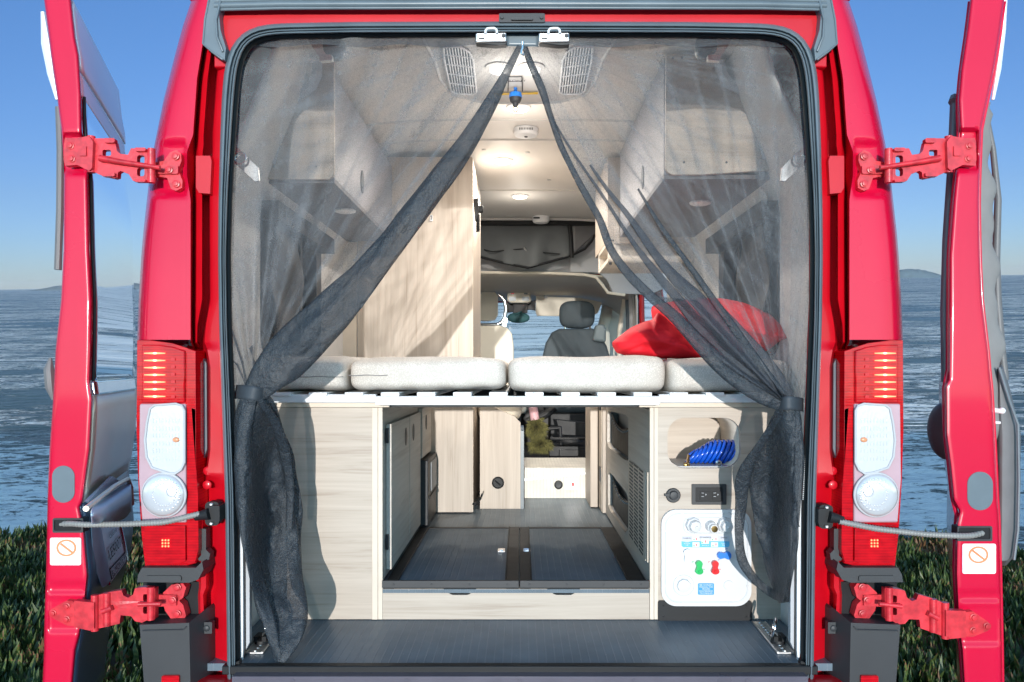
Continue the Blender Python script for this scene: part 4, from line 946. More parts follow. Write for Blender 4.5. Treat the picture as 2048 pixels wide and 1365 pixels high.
for x, y in ((1388,1079),(1405,1085),(1425,1079),(1388,1091),(1426,1091)): mb.pp([(x - 1.5, y), (x + 1.5, y), (x + 1.5, y + 1.6), (x - 1.5, y + 1.6)], Yl - .0018, .0005)
mb.m = 5
text_into(mb, 'CITY WATER FILL', .0055, P(1411, 1075.5, Yl - .0018), (1, 0, 0), (0, 0, 1)); text_into(mb, 'POWER FILL', .005, P(1374, 1077, Yl - .0018), (1, 0, 0), (0, 0, 1)); text_into(mb, 'SANITIZE', .005, P(1448, 1076, Yl - .0018), (1, 0, 0), (0, 0, 1))
mb.m = 2
text_into(mb, 'NORMAL\nUSE', .005, P(1374, 1089, Yl - .0018), (1, 0, 0), (0, 0, 1)); text_into(mb, 'WINTERIZE', .0045, P(1411, 1091.5, Yl - .0018), (1, 0, 0), (0, 0, 1)); text_into(mb, 'TANK\nFILL', .005, P(1447, 1089, Yl - .0018), (1, 0, 0), (0, 0, 1))
mb.build('instruction_label', [plain('label_grey', (.55, .56, .62)), plain('label_azure', (.10, .45, .72)), M['white'], M['redknob'], M['green'], M['bumper']], t, smooth=False)
mb = MB(); mb.m = 0; mb.pp(rrect(1396, 1167, 1428, 1190, 2), Yl, .0006); mb.m = 1
for k, s in enumerate(("SEE OWNER'S", 'MANUAL FOR', 'PROPER', 'WINTERIZING', 'TECHNIQUES')): text_into(mb, s, .0068, P(1412, 1170.5 + 4.1 * k, Yl - .0005), (1, 0, 0), (0, 0, 1))
mb.build('notice_label', [M['sticker_blue'], M['white']], t, smooth=False)
mb = MB(); mb.pp(rrect(1316, 1202, 1504, 1244, 5), Y5 - .007, .0065)
for x, y in ((1327,1212),(1327,1234),(1493,1212),(1493,1234)): mb.lathe(P(x, y, Y5 - .007), (0, -1, 0), [(0, .003), (.002, .0022)], 12)
tag(mb.build('kick_plate', M['black'], bevel=.002), 'black metal plate screwed on below the white service panel', 'plate')
# power outlet, round socket cover
t = thing('power_outlet', 'black double power outlet between cubby hole and service panel', 'power outlet', P(1418, 1010, Y5))
mb = MB(); mb.pp([rrect(1384, 969, 1453, 1010, 1.5), rrect(1391, 975, 1446, 1004, 1.5)], Y5 - .008, .0075); mb.build('bezel', M['bumper'], t, bevel=.002)
mb = MB(); mb.pp([(1391,975),(1446,975),(1446,1004),(1391,1004)], Y5 - .003, .0025); mb.pp(rrect(1400, 984, 1422, 1001, 2), Y5 - .006, .0029); mb.pp(rrect(1426, 984, 1442, 1001, 2), Y5 - .006, .0029); mb.build('socket', M['black'], t, bevel=.001)
mb = MB()
for x in (1403, 1427): mb.pp([(x, 986), (x + 5, 986), (x + 5, 987), (x, 987)], Y5 - .0066, .0005); mb.pp([(x, 993), (x + 5, 993), (x + 5, 994), (x, 994)], Y5 - .0066, .0005); mb.pp([(x + 8, 988), (x + 10.5, 989.5), (x + 8, 992)], Y5 - .0066, .0005)
mb.build('contacts', M['lgrey'], t)
t = thing('socket_cover', 'round black socket cover left of the black outlet', 'socket cover', P(1346, 1005, Y5))
mb = MB(); mb.lathe(P(1346, 991, Y5 - .0005), (0, -1, 0), [(0, .0235), (.004, .0235), (.006, .021)], 30); mb.build('ring', M['bumper'], t)
mb = MB(); mb.lathe(P(1347, 991, Y5 - .006), (0, -1, 0), [(0, .015), (.01, .013), (.011, .008)], 24); mb.pp([(1329,988),(1341,987),(1341,995),(1329,993)], Y5 - .012, .006); mb.build('flap', M['bumper'], t, bevel=.001)
# coiled hose in the cubby
c0 = P(1381, 933, 2.56); t = thing('coiled_hose', 'blue coiled water hose lying in the cubby hole', 'hose', P(1440, 937, 2.6))
pts = []; turns = 12.5
for k in range(int(turns * 26) + 1):
    a = 2 * math.pi * k / 26; u = k / (turns * 26)
    rad = .034 * (.55 + .45 * sm(0, .35, u)) ; x = lerp(1378, 1492, u ** 1.05)
    c = P(x, 0, 2.6); cz = P(0, 935, 2.5).z + rad + .007
    pts.append(V((c.x + .020 * math.sin(a), 2.585 + rad * .85 * math.cos(a) + .0, cz + rad * math.sin(a) )))
mb = MB(); mb.tube(pts, .0062, 8); mb.build('coil', M['blue'], t, angle=90)
mb = MB(); a = P(1376, 930, 2.53); mb.tube([a + V((-.012, -.0, 0)), a + V((0, 0, 0)), pts[0]], [.005, .006, .006], 10); mb.lathe(a + V((-.014, 0, 0)), (1, 0, 0), [(0, .0055), (.006, .0075), (.010, .0075), (.013, .0055)], 12); mb.build('brass_end', M['brass'], t)
mb = MB(); a = P(1436, 925, 2.535); mb.lathe(a, (0, -1, -.2), [(0, .009), (.008, .010), (.012, .006)], 14); mb.tube([a + V((0, 0, -.006)), a + V((.012, -.005, -.012)), a + V((.05, -.003, -.014))], .0035, 8); mb.build('coupling', M['chrome'], t)
# --- drawer front and hatch
mb = MB()
zt = z(1177); o = [V((BX + .0135, Y5, FZ + .002)), V((BXR - .002, Y5, FZ + .002)), V((BXR - .002, Y5, zt))]
for cx in (1127, 920):
    a, b = cx + 38, cx - 38
    o += [P(lerp(a, b, k / 16), 1177 + 13.5 * sm(0, .32, k / 16) * (1 - sm(.68, 1, k / 16)), Y5) for k in range(17)]
o += [V((BX + .0135, Y5, zt))]
mb.plate([o], (0, .018, 0)); tag(mb.build('drawer_front', M['wood_h']), 'long ash board with two finger notches across the floor', 'drawer front')
mb = MB(); mb.box(BX + .014, BXR - .002, Y5 + .06, Y5 + .07, FZ + .002, zt - .004); mb.build('drawer_back', M['black_matt'], van)
mb = MB(); mb.box(BX + .001, BXR - .002, 2.50, 4.6, PZ - .018, PZ - .006); mb.build('raised_floor', M['floor'], van)
t = thing('floor_hatch', 'pair of slate floor hatch lids with black frame in the storage bay', 'floor hatch', V((-.02, 2.49, PZ)))
mb = MB(); e = .012
mb.box(BX + .013, -.004, Y5 - .012, Y5 - .002, z(1174), z(1160)); mb.box(.0, BXR - .004, Y5 - .012, Y5 - .002, z(1174), z(1160))
for k in range(4):
    for x0, x1 in ((BX + .05, -.04), (.03, BXR - .03)): mb.lathe((lerp(x0, x1, k / 3), Y5 - .012, z(1167)), (0, -1, 0), [(0, .0035), (.0015, .003)], 10)
mb.build('front_angle', M['bumper'], t, bevel=.001)
mb = MB(); zf = PZ
for x0, x1 in ((BX + .014, BX + .050), (-.045, -.004), (0, .035), (BXR - .06, BXR - .004)): mb.box(x0, x1, Y5 - .002, 3.44, zf - .005, zf + .004)
mb.box(BX + .05, BXR - .06, 3.42, 3.445, zf - .0045, zf + .0035); mb.box(BX + .05, BXR - .06, Y5 - .002, Y5 + .022, zf - .0045, zf + .0035)
for x in (BX + .052, BXR - .062, -.047, .037): mb.tube([(x, 2.5, zf + .006), (x, 3.43, zf + .006)], .003, 6)
mb.build('frame', M['black'], t, bevel=.001)
for x0, x1, lx in ((BX + .052, -.046, 1003), (.037, BXR - .062, 1054)):
    mb = MB(); mb.box(x0, x1, Y5 + .023, 3.418, zf - .004, zf + .0005); ld = mb.build('lid', M['hatch'], t, bevel=.0008)
    mb = MB(); Yl = .693 * F / (1102 - CY); c = V(((lx - CX) / F * Yl, Yl, zf + .001)); mb.box(c.x - .014, c.x + .014, c.y - .03, c.y + .02, c.z, c.z + .004); mb.box(c.x - .007, c.x + .007, c.y - .02, c.y + .01, c.z + .004, c.z + .007); mb.build('latch', M['chrome'], ld, bevel=.001)
# ---------------------------------------------------------------- wardrobe, benches
t = thing('wardrobe', 'tall ash wardrobe standing left of the aisle', 'wardrobe', V((-.55, 3.82, PZ)))
mb = MB(); mb.box(-.79, -.232, 3.82, 3.838, PZ, 1.035); mb.build('rear_panel', M['wood_v'], t)
mb = MB(); mb.box(-.246, -.232, 3.839, 4.62, PZ, 1.035); mb.build('side_panel', M['wood_v'], t)
mb = MB(); mb.box(-.2315, -.2285, 3.822, 3.835, PZ, 1.03); mb.build('edge_band', M['wood_edge'], t)
mb = MB(); c = P(863, 437, 3.819); mb.box(c.x - .007, c.x + .007, c.y - .006, c.y, c.z - .015, c.z + .015); mb.tube([c + V((0, -.006, -.004)), c + V((0, -.02, -.006)), c + V((0, -.02, .008))], .0025, 6); mb.build('hook', M['chrome'], t)
mb = MB(); mb.box(-.862, -.795, 3.815, 3.832, -.02, .62); mb.build('filler_strip', M['wood_edge'], t)
mb = MB(); mb.box(-.80, -.25, 3.84, 4.6, PZ, PZ + .02); mb.build('base', M['wood_h'], t)
t = thing('tool_rack', 'black bracket and curled cord on the edge of the wardrobe', 'bracket', P(955, 465, 3.86))
mb = MB(); mb.pp([(946,398),(956,396),(958,440),(950,442)], 3.86, .03); mb.pp([(956,412),(966,411),(966,424),(957,425)], 3.88, .03); mb.build('bracket', M['black'], t, bevel=.003)
mb = MB(); mb.tube([P(956 + 3 * math.sin(k * .9), 430 + k * .45, 3.87 + .01 * math.cos(k * .9)) for k in range(76)], .0035, 6); mb.build('cord', M['black'], t)
t = thing('bench_box', 'ash seat box with round black vent beyond the storage bay', 'seat box', V((-.1, 3.95, PZ)))
mb = MB(); mb.plate([[P(x, y, 3.95) for x, y in ((960,1019),(960,800),(1012,826),(1030,834),(1041,846),(1041,1019))]], (0, .018, 0)); mb.build('panel', M['wood_v'], t)
mb = MB(); mb.pp([(1041,862),(1048,862),(1048,1019),(1041,1019)], 3.945, .4); mb.build('metal_edge', M['rubber'], t, bevel=.001)
mb = MB(); c = P(996, 966, 3.95); mb.lathe(c, (0, -1, 0), [(0, .031), (.006, .030), (.008, .026), (.003, .024), (.003, .001)], 32); mb.tube([c + V((-.015, -.006, .012)), c + V((.012, -.007, -.012))], .004, 6); mb.build('round_vent', M['black'], t)
mb = MB(); mb.box(-.20, 0.0, 3.97, 4.6, PZ, -.30); mb.build('carcass', M['wood_y'], t)
t = thing('seat_cushion', 'beige cushion overhanging the seat box under the bed', 'cushion', P(1000, 840, 4.3))
mb = MB(); mb.ball(P(1000, 795, 4.4), .13, .26, .14, 28, 16, .6); mb.build('pad', M['beige'], t); mb = MB(); mb.tube([P(965, 815, 4.15), P(972, 832, 4.14), (P(990, 841, 4.13)), P(1030, 842, 4.13)], .006, 8); mb.build('piping', M['lgfabric'], t)
mb = MB(); c = P(950, 1008, 3.83); mb.tube([c, c + V((.02, 0, .01)), c + V((.035, .0, .05))], .004, 6); mb.ball(c, .016, .014, .010, 12, 8)
tag(mb.build('door_stop', M['black']), 'small black stop on the floor by the wardrobe corner', 'door stop')
# step riser
t = thing('cab_step', 'white ribbed step with round vent and switch leading to the cab', 'step', V((.2, 4.27, PZ)))
Ys = 4.27; mb = MB(); mb.box(.0215, .40, Ys, Ys + .02, PZ - .005, z(936, Ys)); mb.box(.0215, .40, Ys + .0205, Ys + .5, z(936, Ys) - .02, z(936, Ys) - .001); mb.build('riser', M['riser'], t)
mb = MB(); mb.plate([[P(x, y, Ys - .004) for x, y in ((1048,958),(1170,945),(1170,949),(1048,962))]], (0, .003, 0))
for k in range(5): mb.lathe(P(1056 + 26 * k, 959 - 2.7 * k, Ys - .004), (0, -1, 0), [(0, .006), (.004, .004)], 10)
mb.build('rail', M['steel'], t)
mb = MB(); c = P(1117, 970, Ys); mb.lathe(c, (0, -1, 0), [(0, .024), (.02, .022), (.022, .018), (.006, .016), (.005, .001)], 26); mb.build('round_vent', M['bumper'], t)
mb = MB(); mb.pp([rrect(1132, 960, 1157, 979, 2)], Ys - .012, .011); mb.build('switch_plate', M['steel'], t, bevel=.002)
mb = MB(); mb.pp([(1143,966),(1149,966),(1149,973),(1143,973)], Ys - .016, .003); mb.build('switch', M['redknob'], t)
# narrow partition right of the aisle
t = thing('galley_partition', 'narrow ash partition beyond the right cabinet', 'partition', V((.4, 4.0, PZ)))
mb = MB(); mb.box(.355, .392, 3.96, 4.26, PZ, -.12); mb.build('panel', M['wood_v'], t, bevel=.001); mb = MB(); mb.box(.398, .425, 3.83, 4.26, PZ, -.12); mb.build('post', M['wood_edge'], t, bevel=.001)
mb = MB()
for zz in (-.20, -.55): mb.box(.393, .399, 3.86, 3.9, zz, zz + .07)
mb.build('hinge', M['bumper'], t)
mb = MB(); mb.box(.40, .86, 3.80, 3.818, PZ, ZT - .03); mb.build('end_panel', M['wood_v'], t)
# ---------------------------------------------------------------- bed
t = thing('slatted_bed', 'white metal slatted bed frame spanning both cabinets', 'bed frame', V((0, 2.42, ZT)))
z0r, z1r = z(811, 2.42), z(793, 2.42)
mb = MB(); mb.box((750 - CX) / F * 2.42, (1320 - CX) / F * 2.42, 2.42, 2.455, z0r, z1r); mb.build('tray_rail', M['white_rail'], t, bevel=.003, seg=3)
mb = MB(); mb.box((500 - CX) / F * 2.47, (752 - CX) / F * 2.47, 2.468, 2.496, z(806, 2.47), z(789, 2.47)); mb.box((1318 - CX) / F * 2.47, (1580 - CX) / F * 2.47, 2.468, 2.496, z(806, 2.47), z(789, 2.47)); mb.build('side_rail', M['white_rail'], t, bevel=.003, seg=3)
mb = MB(); zs = z(785, 2.46)
for k in range(14):
    x = (545 + 72.2 * k); 
    if x > 1540: break
    mb = MB(); a = (x - CX) / F * 2.46; mb.box(a, a + .058, 2.458, 3.72, zs - .012, zs); mb.build('slat', M['white_rail'], t, bevel=.002)
for ya in (2.53, 3.6): mb = MB(); mb.box(-.84, .84, ya, ya + .04, zs - .05, zs - .013); mb.build('cross_bar', M['black'], t)
# cushions
def cushion(x0, x1, y0, y1, lab, seam=None):
    Yf = 2.46; a, b = (x0 - CX) / F * Yf, (x1 - CX) / F * Yf; zt_, zb = z(y0, Yf), z(y1, Yf)
    t = thing('bed_cushion', lab, 'cushion', V(((a + b) / 2, 2.9, zb)), 'woven bed cushions in a row')
    mb = MB(); nx, ny, nz = 26, 26, 6; rr = .028
    cx, hx = (a + b) / 2, (b - a) / 2; Yc, hy = 2.46 + .60, .60; cz, hz = (zt_ + zb) / 2, (zt_ - zb) / 2
    # rounded box as a super-ellipsoid with fine rows, softened by noise
    nu, nv = 96, 28; vs = []; fs = []
    sg = lambda t_, p: math.copysign(abs(t_) ** p, t_)
    for j in range(nv + 1):
        ph = -math.pi / 2 + math.pi * j / nv
        for i in range(nu):
            th = 2 * math.pi * i / nu; cc = sg(math.cos(ph), .22)
            p = V((cx + hx * cc * sg(math.cos(th), .16), Yc + hy * cc * sg(math.sin(th), .10), cz + hz * sg(math.sin(ph), .42)))
            nn = noise.noise(p * 7) * .006 + noise.noise(p * 19) * .0022
            p += V((nn * .5, -nn, nn)); vs.append(p)
    for j in range(nv):
        for i in range(nu): fs.append((j * nu + i, j * nu + (i + 1) % nu, (j + 1) * nu + (i + 1) % nu, (j + 1) * nu + i))
    mb.add(vs, fs); mb.build('cover', M['weave'], t, angle=180)
    if seam:
        mb = MB(); mb.tube([P(lerp(seam[0], seam[1], k / 10), seam[2] + .6 * math.sin(k), Yf - .004) for k in range(11)], .0014, 6); mb.build('seam', M['lgfabric'], t)
cushion(520, 691, 711, 785, 'woven cushion at the left end of the bed, partly behind the curtain', (590, 686, 754))
cushion(693, 1012, 712, 784, 'woven bed cushion in front of the wardrobe', (697, 775, 751))
cushion(1015, 1337, 711, 789, 'woven bed cushion right of centre under the front pillow')
cushion(1339, 1585, 716, 788, 'woven cushion at the right end of the bed behind the curtain')
# pillows
def pillow(name_lab, pts, Yc, yd, fold, slope=0):
    """pts: outline in pixels, puffed from the outline inward"""
    mb = MB(); n = len(pts); cx = sum(p[0] for p in pts) / n; cy = sum(p[1] for p in pts) / n
    dense = []
    for i in range(n):
        a, b = pts[i], pts[(i + 1) % n]
        for k in range(6): dense.append((lerp(a[0], b[0], k / 6), lerp(a[1], b[1], k / 6)))
    for _ in range(2): dense = [tuple((dense[i - 1][j] + 2 * dense[i][j] + dense[(i + 1) % len(dense)][j]) / 4 for j in (0, 1)) for i in range(len(dense))]
    m = len(dense); rings = 12; vs = []; fs = []
    for s in (-1, 1):
        for r in range(rings + 1):
            k = r / rings
            for i, (x, y) in enumerate(dense):
                px, py = lerp(x, cx, k), lerp(y, cy, k)
                h = (1 - (1 - k) ** 2.2) ** .55 * yd
                wr = fold * (math.sin(px * .085 + py * .05) * .6 + math.sin(px * .03 - py * .11 + 1)) * math.sin(math.pi * min(1, k * 1.1)) + .5 * fold * noise.noise(V((px * .04, py * .04, s)))
                wr += fold * .9 * (1 - 4 * abs(noise.noise(V(((px - 1400) * .010 + py * .02, (px - 1200) * .004 - py * .012, 5 + Yc))))) * math.sin(math.pi * min(1, k * 1.2 + .05)); vs.append(P(px, py, Yc + slope * (px - 1300) / 285 + s * h + wr))
    for s in range(2):
        o = s * (rings + 1) * m
        for r in range(rings):
            for i in range(m):
                q = (o + r * m + i, o + r * m + (i + 1) % m, o + (r + 1) * m + (i + 1) % m, o + (r + 1) * m + i)
                fs.append(q if s == 0 else tuple(reversed(q)))
    mb.add(vs, fs)
    return tag(mb.build('pillow', M['pillow'], angle=75), name_lab, 'pillow', 'red pillows on the bed')
pillow('bright red pillow lying in front, next to the curtain hem', [(1222,686),(1245,668),(1262,655),(1290,643),(1304,640),(1316,624),(1335,640),(1365,668),(1392,694),(1412,715),(1360,718),(1310,717),(1256,713),(1232,706)], 2.72, .11, .016)
pillow('red pillow behind the curtain on the right', [(1300,612),(1345,603),(1400,597),(1445,597),(1490,606),(1540,628),(1566,655),(1585,679),(1560,682),(1533,704),(1480,712),(1400,716),(1340,712),(1310,670)], 3.05, .11, .016, -.50)
# ---------------------------------------------------------------- overhead cabinets
def overhead(lab, sg, xi, z0, z1, Ya, Yb, outline, holes, strip_pts, mirror):
    t = thing('overhead_cabinet', lab, 'overhead cabinet', V((sg * (xi + .83) / 2, (Ya + Yb) / 2, z0)))
    mb = MB(); mb.pp(outline, Ya, .018); mb.build('end_panel', M['wood_h'], t, bevel=.0015)
    mb = MB(); mb.tube([P(x, y, Ya - .006) for x, y in strip_pts], .018, 4, flat=.35); mb.build('edge_trim', M['lgrey'], t)
    a, b = sorted((sg * xi, sg * (xi + .016))); mb = MB()
    mb.box(a, b, Ya + .02, Yb, z0 + .002, z1); mb.build('front_door', M['shadegrey'], t)
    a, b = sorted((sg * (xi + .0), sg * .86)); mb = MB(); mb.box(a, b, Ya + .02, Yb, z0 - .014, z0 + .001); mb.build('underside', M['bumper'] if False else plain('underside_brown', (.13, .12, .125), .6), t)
    mb = MB()
    for x, y in holes: mb.lathe(P(x, y, Ya - .0002), (0, -1, 0), [(0, .004), (.001, .0035)], 10)
    mb.build('screw_cap', M['bumper'], t)
    mb = MB(); x = sg * (xi - .001); mb.plate([[V((x, Yq, zq)) for Yq, zq in ell(lerp(Ya, Yb, .40), z0 + .10, .028, .045)]], (-sg * .002, 0, 0)); mb.build('finger_hole', M['black'], t)
    return t
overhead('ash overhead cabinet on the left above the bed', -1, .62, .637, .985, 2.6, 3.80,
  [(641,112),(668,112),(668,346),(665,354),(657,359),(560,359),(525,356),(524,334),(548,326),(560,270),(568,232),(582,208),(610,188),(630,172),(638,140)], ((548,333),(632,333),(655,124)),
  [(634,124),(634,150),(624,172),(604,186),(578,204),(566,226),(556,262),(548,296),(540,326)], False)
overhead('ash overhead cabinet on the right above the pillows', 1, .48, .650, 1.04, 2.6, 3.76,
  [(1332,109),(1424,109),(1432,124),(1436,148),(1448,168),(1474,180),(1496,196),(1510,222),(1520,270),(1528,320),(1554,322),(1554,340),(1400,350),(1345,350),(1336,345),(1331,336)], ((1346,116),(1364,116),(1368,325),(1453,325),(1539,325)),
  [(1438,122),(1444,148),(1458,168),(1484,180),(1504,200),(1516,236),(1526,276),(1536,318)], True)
for px, py, zc, lab in ((690,421,.622,'small oval puck light under the left overhead cabinet'),(1401,405,.635,'small oval puck light under the right overhead cabinet')):
    Yp = zc * F / (CY - py); c = P(px, py, Yp); mb = MB(); mb.lathe(c, (0, 0, -1), [(0, .042), (.006, .040), (.010, .028)], 30); tag(mb.build('puck_light', M['white']), lab, 'puck light', 'puck lights under the overhead cabinets')
# further overhead cabinet, shelf, dark seat area on the right
t = thing('galley_overhead', 'ash galley overhead cabinet with rounded lower shelf beside the aisle', 'overhead cabinet', V((.6, 3.9, .55)))
mb = MB(); mb.box(.432, .86, 3.86, 3.878, .64, 1.045); mb.build('end_panel', M['wood_v'], t, bevel=.001)
mb = MB(); mb.box(.432, .446, 3.88, 4.5, .64, 1.045); mb.build('front_door', M['wood_v'], t)
mb = MB(); mb.plate([[V((.434, y, zz)) for y, zz in rrect(3.86, .53, 4.35, .64, .03)], [V((.434, y, zz)) for y, zz in rrect(3.885, .552, 4.32, .622, .02)]], (.42, 0, 0)); mb.build('shelf_frame', M['wood_y'], t)
mb = MB(); mb.box(.46, .86, 3.82, 3.84, .615, .705); mb.build('valance', M['wood_h'], t); mb = MB(); mb.box(.45, .80, 4.36, 4.375, .55, .62); mb.build('back_board', M['wood_h'], t)
mb = MB(); mb.lathe(V((.445, 3.87, .53)), (0, 0, -1), [(0, .008), (.012, .007)], 10)
for px in (1232, 1244): mb.lathe(P(px, 296, 3.8595), (0, -1, 0), [(0, .005), (.002, .004)], 10)
mb.build('screw_cap', M['bumper'], t)
# brackets & straps in the rear corners, behind the flyscreen
for sg, mr in ((-1, False), (1, True)):
    side = 'left' if sg < 0 else 'right'
    mb = MB(); mb.mirror = mr; mb.pp([(464,290),(478,297),(516,335),(518,362),(510,364),(464,322)], 2.22, .01); tl = thing('wall_rail', 'steel rail with ring on the %s wall lining, behind the flyscreen' % side, 'lashing rail', P(CX + sg * 555, 340, 2.22), 'wall rails with rings')
    mb.build('rail', M['steel'], tl, bevel=.001)
    mb = MB(); mb.mirror = mr; mb.tube([P(481 + 11 * math.cos(a), 317 + 12 * math.sin(a), 2.20) for a in [2 * math.pi * k / 24 for k in range(24)]], .003, 8, closed=True); mb.ball(P(470, 312, 2.205), .012, .008, .01, 12, 8); mb.build('ring', M['chrome'], tl)
    tl = thing('hanger_bracket', 'grey round buckle and steel strap at the upper %s corner behind the flyscreen' % side, 'bracket', P(CX + sg * 370, 110, 2.3), 'corner brackets with buckles')
    mb = MB(); mb.mirror = mr; mb.pp([(611,72),(640,72),(658,105),(655,120),(640,118)], 2.30, .012); mb.pp([(636,108),(664,110),(664,120),(640,122)], 2.28, .02); mb.build('strap', M['steel'], tl, bevel=.001)
    mb = MB(); mb.mirror = mr; mb.ball(P(668, 96, 2.32), .034, .03, .038, 20, 14, .8); mb.build('buckle', M['rubber'], tl)
    # ---------------------------------------------------------------- cab
mb = MB(); mb.box(-.80, .80, 5.60, 5.64, z(450, 5.6), z(438, 5.6)); mb.build('partition_track', M['black'], van, bevel=.003)
t = thing('cab_divider', 'dark grey fabric divider with black edging hanging before the cab', 'fabric divider', V((-.1, 5.62, .8)))
mb = MB()
o = [(880,446),(1140,446),(1143,470),(1142,512),(1100,523),(1056,536),(1010,528),(960,515),(900,500)]
def fab(u, v):
    x = lerp(880, 1143, u); lo = tab([(880,498),(960,514),(1010,527),(1056,536),(1100,524),(1143,510)], x)[0]; y = lerp(447, lo, v)
    return P(x, y, 5.66 + .02 * math.sin(x * .05 + v * 3) + .03 * v * math.sin(x * .11))
mb.grid(fab, 40, 16); mb.build('cloth', M['fabgrey'], t, solid=.006)
mb = MB(); mb.grid(lambda u, v: P(lerp(1144, 1198, u), lerp(447, lerp(512, 462, u), v), 5.64 + .03 * u), 8, 8); mb.build('side_flap', M['pouch'], t, solid=.005)
mb = MB(); mb.tube([P(x, y, 5.645) for x, y in ((880,498),(960,514),(1010,527),(1056,536),(1100,524),(1141,512),(1170,498),(1184,482),(1196,460),(1202,448))], .009, 8)
mb.tube([P(1139,447,5.63), P(1142,480,5.63), P(1144,516,5.63)], .014, 8); mb.tube([P(960,498,5.66), P(985,504,5.66), P(1010,501,5.66), P(1050,498,5.66), P(1090,506,5.66), P(1135,510,5.66)], .004, 6)
mb.build('edging', M['black'], t); mb = MB(); mb.tube([P(1048,496,5.65), P(1052,501,5.65), P(1056,504,5.65)], .006, 6); mb.build('zip_pull', M['chrome'], t)
mb = MB()
mb.grid(lambda u, v: V((lerp(-.86, .86, u), lerp(5.80, 5.805, v), lerp(.71, 1.04, v))), 4, 4)                 # bulkhead above the cab opening
mb.build('bulkhead_panel', M['lgrey'], van, solid=.01)
mb = MB()
for yy in (460,): mb.pp([(1140,447),(1345,447),(1345,570),(1300,590),(1250,588),(1225,585),(1214,560),(1200,548),(1190,545),(1140,545)], 5.77, .02)
mb.build('bulkhead_side', M['lgrey'], van, bevel=.004)
mb = MB(); mb.tube([P(900,545,5.76), P(1100,547,5.76), P(1170,550,5.76), P(1192,555,5.76), P(1206,572,5.76), P(1216,586,5.76), P(1250,591,5.76)], .012, 8); mb.build('opening_trim', M['beige'], van)
mb = MB()
def roof_cab(u, v):
    x = lerp(-.92, .92, u); Y = lerp(5.80, 7.05, v); return V((x, Y, .705 - .085 * v - .12 * abs(2 * u - 1) ** 6 * 1.2))
mb.grid(roof_cab, 24, 14); mb.build('cab_headliner', M['beige'], van, solid=.01)
# overhead console, visors, mirror, grab tube
t = thing('overhead_console', 'beige overhead console with reading lights above the windscreen', 'console', P(1040, 606, 6.7))
mb = MB(); mb.pp([(1015,581),(1060,581),(1063,602),(1056,606),(1020,606),(1014,600)], 6.6, .14); mb.build('housing', M['beige'], t, bevel=.012, seg=3)
mb = MB(); mb.pp(rrect(1022, 585, 1028, 589, 1), 6.595, .004); mb.build('button', M['redknob'], t); mb = MB(); mb.pp(rrect(1048, 585, 1055, 589, 1), 6.595, .004); mb.pp(rrect(1018, 594, 1032, 602, 2), 6.594, .004); mb.pp(rrect(1044, 594, 1058, 602, 2), 6.594, .004); mb.build('reading_light', M['rubber'], t)
def visor(lab, pts, Y):
    t = thing('sun_visor', lab, 'sun visor', P(sum(p[0] for p in pts) / len(pts), max(p[1] for p in pts), Y), 'sun visors')
    mb = MB(); mb.pp(pts, Y, .022); mb.build('flap', M['beige'], t, bevel=.008, seg=3)
    c = pts[0]; mb = MB(); mb.pp([(c[0] + 16, c[1] - 5), (c[0] + 23, c[1] - 5), (c[0] + 23, c[1] + 5), (c[0] + 16, c[1] + 5)], Y - .01, .009); mb.build('clip', M['lgrey'], t)
visor('beige sun visor folded down on the right of the windscreen', [(1072,592),(1160,596),(1200,604),(1204,606),(1196,626),(1186,632),(1120,633),(1074,632),(1071,624)], 6.72)
visor('beige sun visor at the left beside the chromed tube', [(940,583),(990,584),(996,592),(996,630),(990,641),(972,643),(940,641)], 6.5)
mb = MB(); mb.tube([P(x, y, 6.45) for x, y in ((997,590),(1004,594),(1010,604),(1012,618),(1010,634),(1004,645),(994,650),(960,651),(930,651))], .016, 12)
tag(mb.build('grab_tube', M['chrome']), 'curved chromed tube in front of the windscreen', 'tube')
t = thing('rear_view_mirror', 'dark covered rear view mirror below the overhead console', 'mirror', P(1040, 645, 6.7))
mb = MB(); mb.pp([(1026,606),(1056,606),(1055,626),(1026,628)], 6.70, .05); mb.pp([(1012,606),(1071,601),(1071,622),(1060,620),(1014,626)], 6.78, .02); mb.build('mount', M['dusty'], t, bevel=.004)
mb = MB(); mb.ball(P(1037, 636, 6.68), .095, .04, .045, 20, 12, .9); mb.tube([P(1030,630,6.63), P(1042,624,6.63), P(1050,634,6.63)], .008, 6); mb.build('cloth_cover', plain('teal_cloth', (.03, .10, .11), .7, bmp=.5), t)
